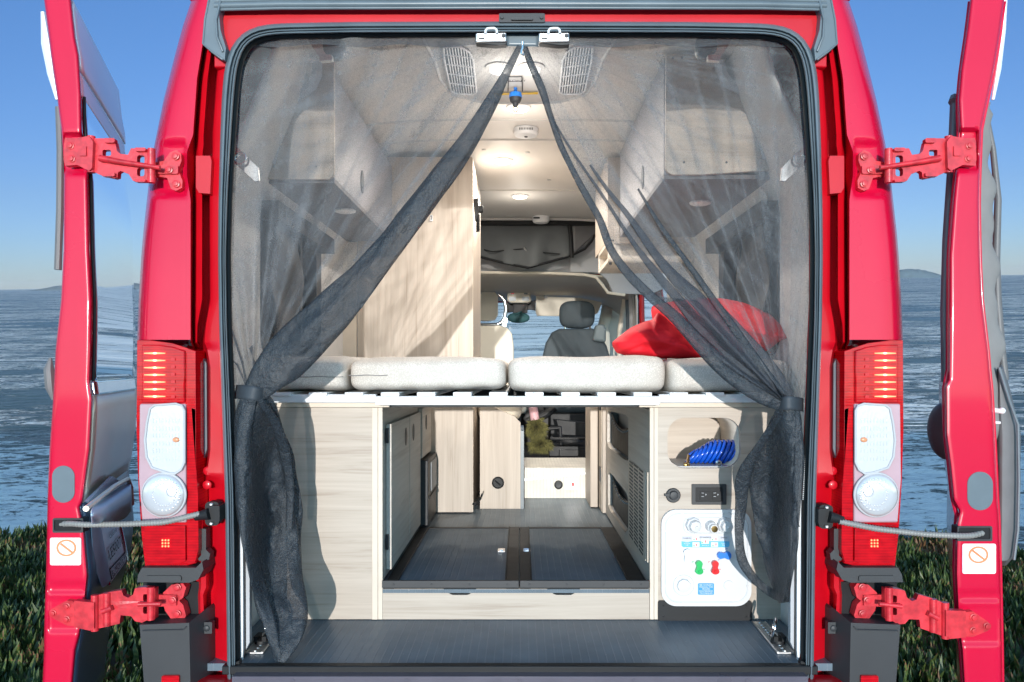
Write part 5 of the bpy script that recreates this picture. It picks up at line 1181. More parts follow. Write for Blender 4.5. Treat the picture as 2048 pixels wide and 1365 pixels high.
# windscreen frame and glass, pillars, dash
mb = MB(); mb.plate([[V((x, 7.10, zz)) for x, zz in ((-1.0,-.1),(1.0,-.1),(.98,.72),(-.98,.72))], [V((x, 7.10, zz)) for x, zz in [(-.86,.09),(.80,.09),(.79,.30),(.775,.50),(.76,.60),(.70,.625),(-.70,.625),(-.82,.60)]]], (0, .05, 0)); mb.build('windscreen_frame', M['beige'], van, bevel=.006)
mb = MB(); mb.box(-.88, .82, 7.16, 7.166, .06, .65); mb.build('windscreen', M['glass'], van)
mb = MB(); mb.grid(lambda u, v: V((lerp(-.9, .9, u), lerp(6.55, 7.14, v), .085 + .02 * math.sin(3 * v) - .05 * (1 - v) - .03 * abs(2 * u - 1))), 20, 8); mb.box(-.9, .9, 6.62, 6.9, -.62, .03); mb.build('dashboard', M['dusty'], van, solid=.01)
mb = MB(); mb.tube([P(1216,606,7.0), P(1212,630,7.0), P(1206,655,7.0), P(1210,690,7.0), P(1218,720,7.0), P(1222,745,7.0)], .05, 12, flat=.5); mb.build('pillar_trim', M['beige'], van); mb = MB(); mb.tube([P(1252,590,6.4), P(1246,620,6.4), P(1240,660,6.4), P(1238,700,6.4), P(1240,740,6.4)], .022, 10); mb.build('door_post', M['beige'], van)
for x0, Yq, c_, r_ in (((1254,600),6.3,'rubber',.016), ((1262,580),6.0,'lgrey',.022), ((1272,560),5.86,'black',.016), ((1282,520),5.80,'red_dark',.020)):
    mb = MB(); mb.tube([P(x0[0], x0[1], Yq), P(x0[0] + 2, 640, Yq), P(x0[0] + 2 if x0[0] < 1270 else x0[0] + 8, 760, Yq), P(x0[0] + 2, 900, Yq)], r_, 10); mb.build('door_pillar', M[c_], van)
mb = MB(); mb.box(-.92, .92, 5.9, 7.1, -.80, -.62); mb.build('cab_floor', M['dusty'], van)
# seats
def seat(lab, mat, pts, Y, head=None, arm=None):
    t = thing('captain_chair', lab, 'seat', P(sum(p[0] for p in pts) / len(pts), 1000, Y))
    mb = MB(); mb.pp(pts, Y, .13); mb.build('backrest', mat, t, bevel=.035, seg=4)
    mb = MB(); c = P(sum(p[0] for p in pts) / len(pts), 0, Y); mb.box(c.x - .24, c.x + .24, Y + .10, Y + .55, -.34, -.20); mb.build('seat_pad', mat, t, bevel=.03, seg=3)
    mb = MB(); mb.box(c.x - .2, c.x + .2, Y + .12, Y + .52, -.62, -.341); mb.build('pedestal', M['black'], t, bevel=.01)
    if head:
        mb = MB(); a, b, c2, d = head; mb.ball(P((a + c2) / 2, (b + d) / 2, Y + .06), (c2 - a) / 2 / F * Y, .06, (d - b) / 2 / F * Y, 28, 16, .62); mb.build('headrest', mat, t)
        mb = MB(); 
        for x in (a + 12, c2 - 10): mb.tube([P(x, d - 8, Y + .05), P(x, d + 10, Y + .05)], .008, 8)
        mb.build('headrest_post', M['chrome'], t)
    if arm: mb = MB(); mb.pp(arm, Y - .05, .10); mb.build('armrest', plain('armrest_grey', (.12, .15, .16), .6), t, bevel=.02, seg=3)
seat('slate grey cab seat with headrest and raised armrest', M['seat'], [(1086,712),(1092,686),(1104,665),(1118,658),(1188,657),(1200,668),(1214,692),(1222,720),(1224,800),(1084,800)], 6.05, (1118,602,1190,658), [(1192,649),(1210,650),(1213,660),(1212,686),(1184,682)])
seat('beige cab seat without headrest beside the wardrobe', M['beige'], [(930,800),(940,664),(955,652),(1000,651),(1015,656),(1024,668),(1027,690),(1029,800)], 5.95)
mb = MB(); mb.box(.36, .80, 5.3, 5.75, -.78, -.52); mb.pp([(1098,893),(1170,893),(1170,936),(1098,936)], 5.0, .25); mb.pp([(1118,900),(1170,900),(1170,930),(1118,930)], 4.985, .01); mb.pp([(1112,840),(1170,846),(1170,872),(1120,870)], 5.3, .1); mb.tube([P(1080,860,5.1), P(1120,856,5.1), P(1122,900,5.1)], .016, 8); mb.tube([P(1100,878,5.0), P(1170,878,5.0)], .012, 8); mb.lathe(P(1140,884,5.05), (0, 0, 1), [(0, .09), (.02, .085), (.022, .05)], 28); mb.tube([P(1052,845,5.4), P(1090,830,5.4), P(1110,815,5.4)], .03, 8)
tag(mb.build('swivel_mount', M['black'], bevel=.004), 'black metal seat base and runners beyond the step', 'seat base')
t = thing('fleece_duster', 'olive fleece duster with pink handle hanging beyond the step', 'duster', P(1075, 905, 4.9))
mb = MB(); mb.tube([P(1066,815,4.9), P(1070,840,4.9)], .028, 12); mb.build('handle', plain('pink_plastic', (.6, .35, .38), .5), t)
def furry(c, rx, rz, n, seed):
    random.seed(seed); mb = MB()
    for k in range(n):
        th, ph = random.uniform(0, 2 * math.pi), math.acos(random.uniform(-1, 1)); d = V((math.sin(ph) * math.cos(th), math.sin(ph) * math.sin(th), math.cos(ph)))
        q_ = 1 + .5 * noise.noise(d * 2.2 + V((seed, 0, 0))); b = c + V((d.x * rx, d.y * rx, d.z * rz)) * random.uniform(.3, .95) * q_; e = b + V((d.x, d.y, d.z - .4)) * .03; w = V((random.uniform(-1, 1), 0, random.uniform(-1, 1))).normalized() * .0022
        mb.add([b - w, b + w, e], [(0, 1, 2)])
    return mb
mb = furry(P(1072,858,4.9), .055, .07, 3200, 3); m2 = furry(P(1080,890,4.88), .065, .035, 2200, 4); mb.add(m2.v, m2.f); mb.build('fleece', M['fleece'], t, smooth=False)
# ================================================================= flyscreen curtains
YC = 2.15
DENS = []
def dense(o, mb):
    a = o.data.attributes.new('dens', 'FLOAT', 'POINT')
    for i, v in enumerate(mb.dens): a.data[i].value = v
def catm(pts, n):
    out = []
    for i in range(len(pts) - 1):
        p0, p1, p2, p3 = pts[max(0, i - 1)], pts[i], pts[i + 1], pts[min(len(pts) - 1, i + 2)]
        for k in range(n):
            t = k / n
            out.append(tuple(.5 * (2 * b + (c - a) * t + (2 * a - 5 * b + 4 * c - d) * t * t + (3 * b - a - 3 * c + d) * t ** 3) for a, b, c, d in zip(p0, p1, p2, p3)))
    return out + [tuple(pts[-1])]
def at_len(path, t):
    i = t * (len(path) - 1); k = min(int(i), len(path) - 2); f = i - k
    return tuple(lerp(a, b, f) for a, b in zip(path[k], path[k + 1]))
def roll(path, Y, seed=1, flat=.35, pleats=5, n=28):
    """gathered cloth: a flattened tube with pleats running along it; path = (px, py, half width px)"""
    pth = catm(path, 10); mb = MB(); vs = []; m = len(pth); acc = 0
    for i, q in enumerate(pth):
        x, y, w = q[:3]; Yp = q[3] if len(q) > 3 else 0
        a, b = pth[max(0, i - 1)], pth[min(m - 1, i + 1)]; tx, ty = b[0] - a[0], b[1] - a[1]; l = math.hypot(tx, ty) or 1; nx, ny = -ty / l, tx / l
        for k in range(n):
            th = 2 * math.pi * k / n
            rr = 1 + .10 * math.sin(pleats * th + seed + y * .011) + .14 * noise.noise(V((math.cos(th) * 1.3, math.sin(th) * 1.3, y * .016 + seed * 7)))
            c, s = math.cos(th) * w * rr, math.sin(th) * w * rr * flat
            s += .12 * w * (1 - abs(noise.noise(V((math.cos(th) * 2.1, y * .03, seed + math.sin(th))))) * 3) * flat
            s += .18 * w * noise.noise(V((c * .05, y * .02, seed)))
            X_ = x + nx * c; dd = (X_ - 482) if X_ < CX else (1598 - X_); vs.append(P(X_, y + ny * c, Y + Yp * sm(4, 66, dd) + s / F * Y))
    mb.add(vs, [(i * n + k, i * n + (k + 1) % n, (i + 1) * n + (k + 1) % n, (i + 1) * n + k) for i in range(m - 1) for k in range(n)])
    return mb
def sheet(Lp, Rp, Y, amp, seed, nu=60, nv=70, conv=(0, 0)):
    """single veil between two edge paths; folds fan out from the tie point"""
    Lc, Rc = catm(Lp, 10), catm(Rp, 10); mb = MB()
    def fn(u, v):
        a, b = at_len(Lc, v), at_len(Rc, v); x, y = lerp(a[0], b[0], u), lerp(a[1], b[1], u)
        ang = math.atan2(y - conv[1], x - conv[0]); a2 = math.atan2(y - 60, x - 1045); DENS.append(max(0, 1 - 5.5 * abs(noise.noise(V((ang * 13, 0, seed))))) * .7 + max(0, 1 - 7 * abs(noise.noise(V((a2 * 11, 3, seed))))) * .5); e = min(1, 4 * min(u, 1 - u) + .15)
        d = amp * e * (math.sin(ang * 26 + seed) * .55 + .9 * noise.noise(V((ang * 9, y * .002, seed))) + .5 * noise.noise(V((x * .012, y * .012, seed + 4))))
        return P(x, y, Y + d)
    DENS.clear(); mb.grid(fn, nu, nv); mb.dens = list(DENS); return mb
# ---- left curtain
ct = thing('flyscreen_curtain', 'left half of the black flyscreen, tied back to the left', 'curtain', P(560, 1325, YC), 'halves of the mesh flyscreen')
ROLL = [(1040,92,5),(1016,140,8),(990,190,12),(955,250,17),(915,312,21),(870,372,24),(820,440,26),(770,508,28),(720,566,33),(668,622,40),(618,672,44),(572,716,42),(535,752,34),(508,786,24)]
mb = sheet([(492,74),(478,84),(466,120),(461,200),(456,330),(454,512),(458,680),(466,790)], [(1040,74),(1038,90),(990,180),(900,322),(820,430),(720,556),(620,664),(520,778)], YC + .012, .022, 1, 220, 100, (505, 790))
dense(mb.build('veil', M['veil'], ct, angle=180), mb)
roll(ROLL, YC - .01, 2, .40).build('gathered_hem', M['veil2'], ct, angle=80)
TL = [(506,790,24,0),(512,815,38,.03),(516,860,47,.09),(526,920,56,.15),(534,990,61,.19),(541,1060,61,.19),(549,1120,56,.16),(560,1190,53,.10),(572,1240,44,.05),(566,1290,27,.0),(560,1324,10,-.02)]
roll(TL, YC - .012, 5, .42, 4, 40).build('tail', M['veil2'], ct, angle=80)
roll([(500,800,14,0),(488,870,16,.07),(486,960,14,.14),(495,1060,14,.16),(512,1150,14,.11),(536,1240,14,.03),(556,1312,8,0)], YC - .035, 9, .3, 2, 18).build('tail_border', M['veil2'], ct, angle=80)
roll([(520,800,6,0),(552,850,10,.07),(570,910,10,.13),(580,980,8,.17),(578,1060,6,.17)], YC - .04, 3, .5, 2, 14).build('tail_fold', M['veil2'], ct, angle=80)
mb = MB(); mb.grid(lambda u, v: P(lerp(474, 541, u) - 6 * v, lerp(770, 798, v) + 12 * u * u, YC - .04 + .06 * (2 * u - 1) ** 2), 16, 5); mb.build('tie_band', M['tie'], ct, solid=.003)
mb = MB(); mb.tube([P(x, y, YC + .0) for x, y in ((457,640),(470,680),(484,724),(492,760),(498,778))], .0028, 6); mb.tube([P(x, y, YC - .0) for x, y in ((462,718),(474,730),(486,756),(494,776))], .0022, 6)
mb.grid(lambda u, v: P(lerp(505, lerp(498, 540, v), u) , lerp(690 + 8 * u, 782, v), YC - .02 + .01 * u), 6, 12); mb.build('stray_fold', M['veil3'], ct)
# ---- right curtain
cr = thing('flyscreen_curtain', 'right half of the black flyscreen, tied back to the right', 'curtain', P(1570, 1210, YC), 'halves of the mesh flyscreen')
HEM = [(1048,92),(1062,130),(1084,180),(1102,235),(1122,290),(1148,345),(1175,395),(1200,440),(1222,500),(1256,548),(1300,592),(1345,632),(1400,690),(1460,748),(1520,785),(1562,806)]
mb = sheet(HEM, [(1055,74),(1300,73),(1540,74),(1592,78),(1614,104),(1621,200),(1627,350),(1628,512),(1624,680),(1612,806)], YC + .012, .022, 3, 220, 100, (1575, 810))
dense(mb.build('veil', M['veil'], cr, angle=180), mb)
hp = [(x, y, w) for (x, y), w in zip(HEM, (5,7,8,6,6,6,7,7,8,9,10,12,15,18,20,16))]
roll(hp, YC - .006, 4, .4, 3, 18).build('gathered_hem', M['veil2'], cr, angle=80)
roll([(1180,330,2),(1215,380,4),(1262,440,6),(1310,510,9),(1352,560,12),(1400,606,15),(1450,668,19),(1500,730,22),(1545,776,20),(1572,806,14)], YC + .004, 6, .3, 3, 20).build('fold', M['veil3'], cr, angle=80)
roll([(1100,230,1.5),(1142,300,2.5),(1200,384,3),(1256,470,4),(1300,530,7),(1350,590,10),(1400,650,12),(1455,700,14),(1510,756,14),(1560,800,10)], YC - .002, 8, .3, 3, 18).build('fold', M['veil3'], cr, angle=80)
roll([(1276,378,2),(1320,450,4),(1370,520,6),(1420,590,8),(1470,660,9),(1520,730,9),(1565,790,7)], YC + .0, 11, .3, 2, 14).build('fold', M['veil2'], cr, angle=80)
roll([(1430,600,2),(1480,660,8),(1530,720,12),(1570,780,12),(1580,805,8)], YC + .006, 14, .3, 3, 16).build('fold', M['veil3'], cr, angle=80)
mb = sheet([(1300,592),(1400,690),(1500,775),(1562,806)], [(1395,600),(1470,680),(1545,760),(1585,806)], YC - .008, .03, 9, 30, 30, (1575, 810)); mb.build('inner_fold', M['veil3'], cr, angle=80)
roll([(1577,806,18,0),(1574,840,28,.04),(1562,890,38,.10),(1550,940,46,.16),(1546,990,50,.19),(1552,1040,46,.20),(1558,1090,40,.20),(1560,1140,28,.21),(1564,1180,16,.22),(1568,1206,9,.22)], YC - .012, 12, .40, 4, 40).build('tail', M['veil2'], cr, angle=80)
roll([(1560,830,6,.04),(1520,890,8,.10),(1488,950,14,.16),(1482,1010,11,.2),(1478,1070,8,.22),(1484,1120,9,.23),(1510,1160,8,.23),(1545,1188,8,.23),(1568,1200,6,.23)], YC - .03, 15, .35, 2, 18).build('tail_border', M['veil2'], cr, angle=80)
roll([(1592,830,8,.02),(1598,900,10,.06),(1594,980,9,.09),(1590,1040,8,.1),(1596,1056,4,.1)], YC - .02, 16, .4, 2, 14).build('tail_fold', M['veil2'], cr, angle=80)
mb = MB(); mb.grid(lambda u, v: P(lerp(1552, 1606, u), lerp(797, 824, v) - 4 * math.sin(math.pi * u), YC - .035 + .05 * (2 * u - 1) ** 2), 16, 5); mb.build('tie_band', M['tie'], cr, solid=.003)
mb = MB(); mb.tube([P(x, y, YC - .006) for x, y in ((1610,150),(1618,250),(1625,400),(1626,560),(1622,700),(1617,800),(1612,900),(1606,1000))], .0022, 6); mb.build('zip', M['zip'], cr)
# double band along the top, Velcro, catches and hook
mb = MB(); mb.grid(lambda u, v: P(lerp(512, 1570, u), lerp(70, 92 + 3 * math.sin(u * 40) * 1, v), YC + .002), 90, 3); tb = mb.build('header_band', M['veil3']); tag(tb, 'dark double-layer mesh band along the top edge of the flyscreen', 'mesh band')
mb = MB(); mb.grid(lambda u, v: P(lerp(1013, 1077, u), lerp(68, lerp(93, 94, u), v), YC - .008), 10, 4); tag(mb.build('velcro_patch', M['rubber'], solid=.004), 'dark grey patch between the two steel catches above the curtain gap', 'patch')
for x0, lab in ((951, 'steel catch with small loop left of the curtain gap'), (1077, 'steel catch with small loop right of the curtain gap')):
    t = thing('catch', lab, 'catch', P(x0 + 31, 90, YC - .05), 'steel catches over the curtain gap')
    mb = MB(); mb.pp([(x0, 67), (x0 + 62, 66), (x0 + 62, 83), (x0, 84)], YC - .055, .03); mb.build('plate', M['steel'], t, bevel=.003, seg=3)
    mb = MB(); mb.pp([(x0 + 1, 84.5), (x0 + 62, 83.5), (x0 + 62, 89), (x0 + 40, 91), (x0 + 1, 87)], YC - .046, .024); mb.build('base', M['bumper'], t, bevel=.002)
    mb = MB(); mb.tube([P(x0 + a, b, YC - .06) for a, b in ((20,68),(20,62),(23,58),(30,57),(38,57),(42,60),(43,67))], .0035, 8); mb.build('loop', M['white'], t)
    mb = MB(); mb.lathe(P(x0 + 56, 72, YC - .055), (0, -1, 0), [(0, .0055), (.003, .005)], 16); mb.pp([(x0 + 6, 76), (x0 + 18, 76), (x0 + 18, 79), (x0 + 6, 79)], YC - .0562, .001); mb.build('rivet', M['bumper'], t)
c = P(1045, 88, YC - .03); mb = MB(); mb.tube([c, c + V((0, 0, -.012)), c + V((-.003, 0, -.018)), c + V((-.003, 0, -.028)), c + V((.002, 0, -.031)), c + V((.005, 0, -.026))], .003, 8); mb.lathe(c + V((0, 0, .004)), (0, 0, -1), [(0, .005), (.008, .004)], 12)
tag(mb.build('hook', M['chrome']), 'small bright metal hook where the two curtains meet', 'hook')
# ================================================================= tilt: the van stands nose-down on the slope
TILT = Matrix.Translation((0, 0, EYE)) @ Matrix.Rotation(R(-6.47), 4, 'X') @ Matrix.Rotation(R(.83), 4, 'Y')
# ground sheet in the van's frame, tilting with the slope
def gh(x, y):
    e = 0
    return GZ + .05 * noise.noise(V((x * .7, y * .7, 0))) + .04 * noise.noise(V((x * 2.1, y * 2.1, 3)))
def edgeY(x):
    if x < 0: return 7.15 + .5 * noise.noise(V((x * .8, 0, 5))) + .3 * noise.noise(V((x * 3, 0, 5)))
    return lerp(7.6, 6.2, sm(2.6, 4.3, x)) + .35 * noise.noise(V((x * .8, 0, 5))) + .15 * noise.noise(V((x * 3, 0, 5)))
mb = MB()
def gfn(u, v):
    x = lerp(-30, 30, u) if True else 0
    x = math.copysign(abs(2 * u - 1) ** 1.8, 2 * u - 1) * 60
    e = edgeY(x); t = v
    if t < .75: y = lerp(-40, e, (t / .75) ** .6); return V((x, y, gh(x, y)))
    s = (t - .75) / .25; y = e + 3.0 * s ** .6; return V((x, y, gh(x, e) - 16 * s ** 1.3))
mb.grid(gfn, 120, 120)
def soil():
    m, nt, b = new_mat('dark_soil'); vec = mapped(nt); n = N(nt, 'ShaderNodeTexNoise'); n.inputs['Scale'].default_value = 5; n.inputs['Detail'].default_value = 8; L(nt, vec, n.inputs['Vector'])
    L(nt, ramp(nt, n.outputs['Fac'], [(.35, (.020, .017, .011)), (.55, (.045, .038, .020)), (.75, (.09, .075, .05))]), b.inputs['Base Color']); b.inputs['Roughness'].default_value = .95; bump(nt, b, n.outputs['Fac'], .8, .05); return m
g = mb.build('ground', soil(), at=(0, 0, GZ)); g['kind'] = 'structure'
mb = MB(); mb.grid(lambda u, v: V((lerp(-9, 9, u), lerp(-16, 1.9, v), GZ + .085)), 6, 6); pd = mb.build('bounce_pad', M['bouncepad'], at=(0, 0, GZ)); pd['kind'] = 'structure'  # unseen pale pad behind the van, added to bounce light inside
# ice plant: finger leaves standing in clumps
def leafmat():
    m, nt, b = new_mat('ice_plant_leaf'); vec = mapped(nt); n = N(nt, 'ShaderNodeTexNoise'); n.inputs['Scale'].default_value = 2.6; n.inputs['Detail'].default_value = 4; L(nt, vec, n.inputs['Vector'])
    n2 = N(nt, 'ShaderNodeTexNoise'); n2.inputs['Scale'].default_value = 45; L(nt, vec, n2.inputs['Vector']); a = N(nt, 'ShaderNodeMath', operation='MULTIPLY_ADD'); L(nt, n2.outputs['Fac'], a.inputs[0]); a.inputs[1].default_value = .8; L(nt, n.outputs['Fac'], a.inputs[2])
    L(nt, ramp(nt, a.outputs[0], [(.6, (.014, .030, .009)), (.88, (.045, .080, .018)), (1.1, (.12, .15, .035)), (1.3, (.17, .09, .045))]), b.inputs['Base Color']); b.inputs['Roughness'].default_value = .42; b.inputs['Specular IOR Level'].default_value = .4; return m
random.seed(11)
vs = []; fs = []
def finger(x, y):
    b = V((x, y, gh(x, y) + random.uniform(-.03, .05))); L_ = random.uniform(.045, .10) * (1 + .8 * noise.noise(V((x * 3, y * 3, 7)))) * (1.5 if random.random() < .04 else 1); w = random.uniform(.0085, .0145)
    th = random.uniform(0, 2 * math.pi); lean = random.uniform(.1, .75); d = V((math.cos(th) * lean, math.sin(th) * lean, 1)).normalized()
    cv = V((random.uniform(-.3, .3), random.uniform(-.3, .3), .5)) * L_ * .25
    s = d.cross(V((0, 0, 1)) if abs(d.z) < .95 else V((1, 0, 0))).normalized(); t = d.cross(s)
    n = len(vs)
    for k, (h, r) in enumerate(((0, .8), (.55, 1.0), (1, .05))):
        c = b + d * L_ * h + cv * h * h
        for j in range(3): a = 2 * math.pi * j / 3; vs.append(c + (s * math.cos(a) + t * math.sin(a)) * w * r)
    for k in range(2):
        for j in range(3): fs.append((n + k * 3 + j, n + k * 3 + (j + 1) % 3, n + k * 3 + 3 + (j + 1) % 3, n + k * 3 + 3 + j))
N_ = 0; tries = 0
while N_ < 78000 and tries < 900000:
    tries += 1
    y = 2.4 + 5.4 * random.random() ** .8; sg = random.choice((-1, 1)); x = sg * (random.uniform(.30, .92) if random.random() < .75 else random.uniform(.92, 1.5)) * y
    if abs(x) < 1.25 and y > 2.0: continue
    if y > edgeY(x) + .03: continue
    c = noise.noise(V((x * 1.4, y * 1.4, 9)))
    if y < 4.5 and c < -.05 and random.random() < .75: continue
    if random.random() > .55 + .9 * (noise.noise(V((x * 4, y * 4, 2))) + .3): continue
    finger(x, y); N_ += 1
mb = MB(); mb.add(vs, fs); ip = mb.build('ice_plant', leafmat(), at=(0, 5, GZ), smooth=True, angle=80); ip['kind'] = 'stuff'; ip['label'] = 'green ice plant growing along the cliff edge'; 
# ---- apply the slope to everything built so far
# fold anything nested deeper than thing > part > sub-part into its sub-part
def depth(o):
    d = 0
    while o.parent: o = o.parent; d += 1
    return d
for o in [x for x in bpy.data.objects if x.type == 'MESH' and depth(x) >= 3]:
    p = o.parent
    while depth(p) > 2: p = p.parent
    bm = bmesh.new(); bm.from_mesh(p.data); off = world_loc(o) - world_loc(p)
    base = len(p.data.materials); midx = []
    for m in o.data.materials:
        names = [q.name for q in p.data.materials]
        if m.name not in names: p.data.materials.append(m); names.append(m.name)
        midx.append(names.index(m.name))
    src = o.data; vv = [bm.verts.new(v.co + off) for v in src.vertices]
    for f in src.polygons:
        try: nf = bm.faces.new([vv[i] for i in f.vertices]); nf.material_index = midx[f.material_index]; nf.smooth = f.use_smooth
        except ValueError: pass
    bm.to_mesh(p.data); bm.free(); p.data.set_sharp_from_angle(angle=R(40)); bpy.data.objects.remove(o)
for o in [x for x in bpy.data.objects if x.parent is None]:
    o.matrix_world = TILT @ Matrix.Translation(o.location)
# ================================================================= sea, islands, sky (level)
SEAZ = EYE - 13.0
mb = MB()
def sea(u, v):
    r = 6 * (1400 ** v) ; a = lerp(-1.35, 1.35, u); return V((math.sin(a) * r, math.cos(a) * r, SEAZ))
mb.grid(sea, 120, 160)
def seamat():
    m, nt, b = new_mat('sea_water'); tc = N(nt, 'ShaderNodeTexCoord'); V_ = tc.outputs['Object']
    def nz(sx, sy, sc, det, dist=0, rough=.55):
        mp = N(nt, 'ShaderNodeMapping'); mp.inputs['Scale'].default_value = (sx, sy, 1); mp.inputs['Rotation'].default_value = (0, 0, .12); L(nt, V_, mp.inputs['Vector'])
        n = N(nt, 'ShaderNodeTexNoise'); n.inputs['Scale'].default_value = sc; n.inputs['Detail'].default_value = det; n.inputs['Distortion'].default_value = dist; n.inputs['Roughness'].default_value = rough; L(nt, mp.outputs['Vector'], n.inputs['Vector']); return n.outputs['Fac']
    swell, chop, fine = nz(.35, 1.0, .12, 3), nz(.5, 1.0, .8, 6, .4), nz(.7, 1, 4, 5, .3)
    def mul(a, k): n = N(nt, 'ShaderNodeMath', operation='MULTIPLY'); L(nt, a, n.inputs[0]); n.inputs[1].default_value = k; return n.outputs[0]
    def add(a, c): n = N(nt, 'ShaderNodeMath', operation='ADD'); L(nt, a, n.inputs[0]); L(nt, c, n.inputs[1]); return n.outputs[0]
    h = add(add(mul(swell, 2.6), mul(chop, .9)), mul(fine, .22))
    # foam: thin torn lines where two stretched noises cross mid level, in drifting patches
    def ridge(a, c, w):
        s = N(nt, 'ShaderNodeMath', operation='SUBTRACT'); L(nt, a, s.inputs[0]); s.inputs[1].default_value = c; q = N(nt, 'ShaderNodeMath', operation='ABSOLUTE'); L(nt, s.outputs[0], q.inputs[0])
        mr = N(nt, 'ShaderNodeMapRange', interpolation_type='SMOOTHSTEP'); mr.inputs['From Min'].default_value = 0; mr.inputs['From Max'].default_value = w; mr.inputs['To Min'].default_value = 1; mr.inputs['To Max'].default_value = 0; L(nt, q.outputs[0], mr.inputs['Value']); return mr.outputs['Result']
    def mr(a, f0, f1, t0=0, t1=1):
        n = N(nt, 'ShaderNodeMapRange', interpolation_type='SMOOTHSTEP'); n.inputs['From Min'].default_value = f0; n.inputs['From Max'].default_value = f1; n.inputs['To Min'].default_value = t0; n.inputs['To Max'].default_value = t1; L(nt, a, n.inputs['Value']); return n.outputs['Result']
    def mm(a, c): n = N(nt, 'ShaderNodeMath', operation='MULTIPLY'); L(nt, a, n.inputs[0]); L(nt, c, n.inputs[1]); return n.outputs[0]
    web = ridge(nz(.45, 1.3, .40, 8, 1.6, .62), .5, .075); patch = mr(nz(.4, 1.0, .06, 4, .5),   .43, .56)
    # the surf zone straight ahead of the bonnet and close inshore
    sp = N(nt, 'ShaderNodeSeparateXYZ'); L(nt, V_, sp.inputs[0]); d = N(nt, 'ShaderNodeMath', operation='DIVIDE'); L(nt, sp.outputs['X'], d.inputs[0]); L(nt, sp.outputs['Y'], d.inputs[1])
    sb = N(nt, 'ShaderNodeMath', operation='ABSOLUTE'); L(nt, d.outputs[0], sb.inputs[0]); surf = mr(sb.outputs[0], .20, .34, 1, 0)
    big = mr(nz(.30, 1.7, .045, 9, .9, .70), .43, .55); cap = mr(nz(.25, 1.5, .16, 9, .8, .72), .60, .66)
    near = mr(sp.outputs['Y'], 34, 90, .6, 0)
    web2 = mm(ridge(nz(.30, 1.9, .11, 9, 1.2, .68), .5, .045), mr(nz(.3, 1, .018, 4), .42, .52))
    shore = mm(ridge(nz(.5, 1.2, .33, 9, 2.0, .66), .5, .16), mm(mr(sp.outputs['Y'], 46, 66, 1.3, 0), mr(nz(.5, 1, .10, 3), .38, .52)))
    foam = add(add(add(add(shore, mm(web, add(patch, near)))  , web2), mul(cap, .9)), mm(mul(surf, 1.6), big))
    fm = N(nt, 'ShaderNodeClamp'); L(nt, mr(mm(foam, mr(fine, .30, .55, .5, 1)), .22, .72), fm.inputs['Value'])
    deep = ramp(nt, h if False else add(mul(swell, .6), mul(chop, .4)), [(.36, (.016, .040, .040)), (.5, (.034, .068, .066)), (.64, (.070, .112, .104))])
    mx = N(nt, 'ShaderNodeMix', data_type='RGBA'); L(nt, fm.outputs[0], mx.inputs['Factor']); L(nt, deep, mx.inputs['A']); mx.inputs['B'].default_value = (.97, .93, .87, 1); L(nt, mx.outputs['Result'], b.inputs['Base Color'])
    L(nt, mr(fm.outputs[0], 0, 1, .22, .8), b.inputs['Roughness']); b.inputs['IOR'].default_value = 1.33; b.inputs['Specular IOR Level'].default_value = .16; bump(nt, b, add(h, mul(fm.outputs[0], 1.2)), .8, 1.0); return m
s = mb.build('sea', seamat(), at=(0, 0, SEAZ)); s['kind'] = 'structure'
def hill(name, x0, x1, y, h, seed, col, prof=1.0):
    mb = MB(); W_ = x1 - x0
    def f(u, v):
        x = lerp(x0, x1, u); t = math.sin(math.pi * u) ** prof; e = t * (1 + .25 * noise.noise(V((u * 5, 0, seed))) + .08 * noise.noise(V((u * 20, 0, seed))))
        a = (v * 2 - 1); return V((x, y + a * W_ * .12, SEAZ - 2 + (h * e + 2) * (1 - a * a) ** .8 + 3 * noise.noise(V((u * 14, v * 9, seed))) * t))
    mb.grid(f, 60, 16); o = mb.build(name, plain(name + '_rock', col, .95, var=.2, nscale=.05)); o['kind'] = 'structure'
def az(px, D): return (px - 1024) / F * D
D = 3600
hill('headland', az(60, D), az(330, D), D, 34, 2, (.12, .15, .17), .9); hill('headland', az(182, D*.9), az(262, D*.9), D * .9, 28, 5, (.09, .115, .13), .7); hill('headland', az(1730, D), az(1870, D), D, 40, 8, (.08, .12, .15), .8)
# haze
hz = MB(); hz.box(-5200, 5200, -60, 8600, SEAZ - 18, 60)
m = bpy.data.materials.new('sea_haze'); m.use_nodes = True; nt = m.node_tree; nt.nodes.remove(nt.nodes['Principled BSDF']); pv = N(nt, 'ShaderNodeVolumePrincipled'); pv.inputs['Color'].default_value = (.86, .91, 1, 1); pv.inputs['Density'].default_value = .00004; L(nt, pv.outputs[0], nt.nodes['Material Output'].inputs['Volume'])
USE_HAZE = True
if USE_HAZE: o = hz.build('haze', m, smooth=False); o['kind'] = 'stuff'; o['label'] = 'thin sea haze'
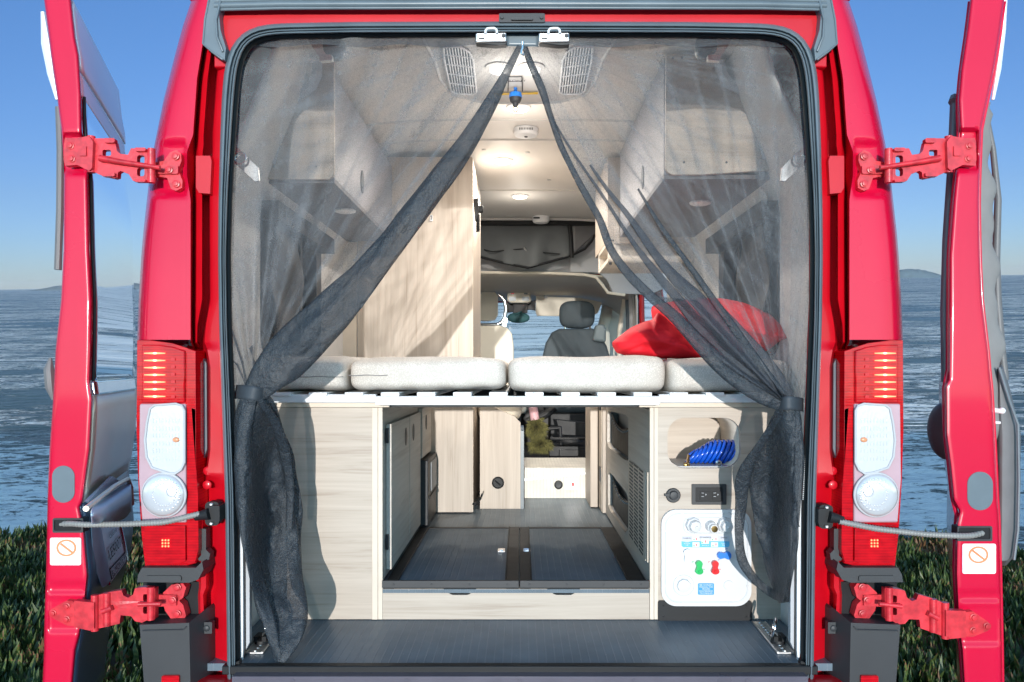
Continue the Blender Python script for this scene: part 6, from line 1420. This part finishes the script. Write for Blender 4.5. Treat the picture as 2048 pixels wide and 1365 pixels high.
# ================================================================= world, sun, camera
SUN_E, SUN_A = 10.0, 1.0
w = bpy.data.worlds.new('World'); bpy.context.scene.world = w; w.use_nodes = True; nt = w.node_tree
sky = nt.nodes.new('ShaderNodeTexSky'); sky.sky_type = 'NISHITA'; sky.sun_disc = False; sky.sun_elevation = R(SUN_E); sky.sun_rotation = R(180 + SUN_A); sky.altitude = 10; sky.air_density = 1.0; sky.dust_density = 0; sky.ozone_density = 4.0
tc = nt.nodes.new('ShaderNodeTexCoord'); sp = nt.nodes.new('ShaderNodeSeparateXYZ'); nt.links.new(tc.outputs['Generated'], sp.inputs[0])
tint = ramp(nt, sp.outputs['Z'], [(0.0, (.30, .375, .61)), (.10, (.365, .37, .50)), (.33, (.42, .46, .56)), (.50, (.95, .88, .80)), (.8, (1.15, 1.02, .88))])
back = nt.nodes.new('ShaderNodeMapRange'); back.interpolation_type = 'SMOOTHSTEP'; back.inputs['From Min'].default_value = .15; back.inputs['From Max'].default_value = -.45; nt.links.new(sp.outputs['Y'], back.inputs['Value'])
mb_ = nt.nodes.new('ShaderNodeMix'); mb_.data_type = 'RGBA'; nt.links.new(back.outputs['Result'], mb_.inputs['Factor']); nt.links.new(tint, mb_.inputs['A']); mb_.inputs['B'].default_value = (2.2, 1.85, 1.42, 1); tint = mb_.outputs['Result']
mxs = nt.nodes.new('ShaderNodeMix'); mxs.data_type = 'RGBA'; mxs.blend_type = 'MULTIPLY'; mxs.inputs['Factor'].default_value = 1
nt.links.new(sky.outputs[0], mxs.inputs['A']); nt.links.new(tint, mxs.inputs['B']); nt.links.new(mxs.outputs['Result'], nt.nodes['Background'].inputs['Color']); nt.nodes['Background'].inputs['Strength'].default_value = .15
ld = bpy.data.lights.new('sun', 'SUN'); ld.energy = 2.0; ld.angle = R(.5); ld.color = (1, .965, .91); so = bpy.data.objects.new('sun', ld); C.objects.link(so)
dv = V((math.sin(R(SUN_A)) * math.cos(R(SUN_E)), math.cos(R(SUN_A)) * math.cos(R(SUN_E)), -math.sin(R(SUN_E))))
so.rotation_euler = dv.to_track_quat('-Z', 'Y').to_euler(); so.location = (0, -10, 6)
cd = bpy.data.cameras.new('camera'); cam = bpy.data.objects.new('camera', cd); C.objects.link(cam)
cd.sensor_width = 36; cd.lens = F / 2048 * 36; cd.shift_x = -(CX - 1024) / 2048; cd.shift_y = (CY - 682.5) / 2048
cd.clip_start = .05; cd.clip_end = 20000
cam.matrix_world = TILT @ Matrix.Rotation(R(90), 4, 'X')
sc = bpy.context.scene; sc.camera = cam
sc.view_settings.view_transform = 'Standard'; sc.view_settings.look = 'None'; sc.view_settings.exposure = .95; sc.view_settings.gamma = 1
sc.cycles.transparent_max_bounces = 24; sc.cycles.max_bounces = 8; sc.cycles.diffuse_bounces = 4; sc.cycles.glossy_bounces = 3
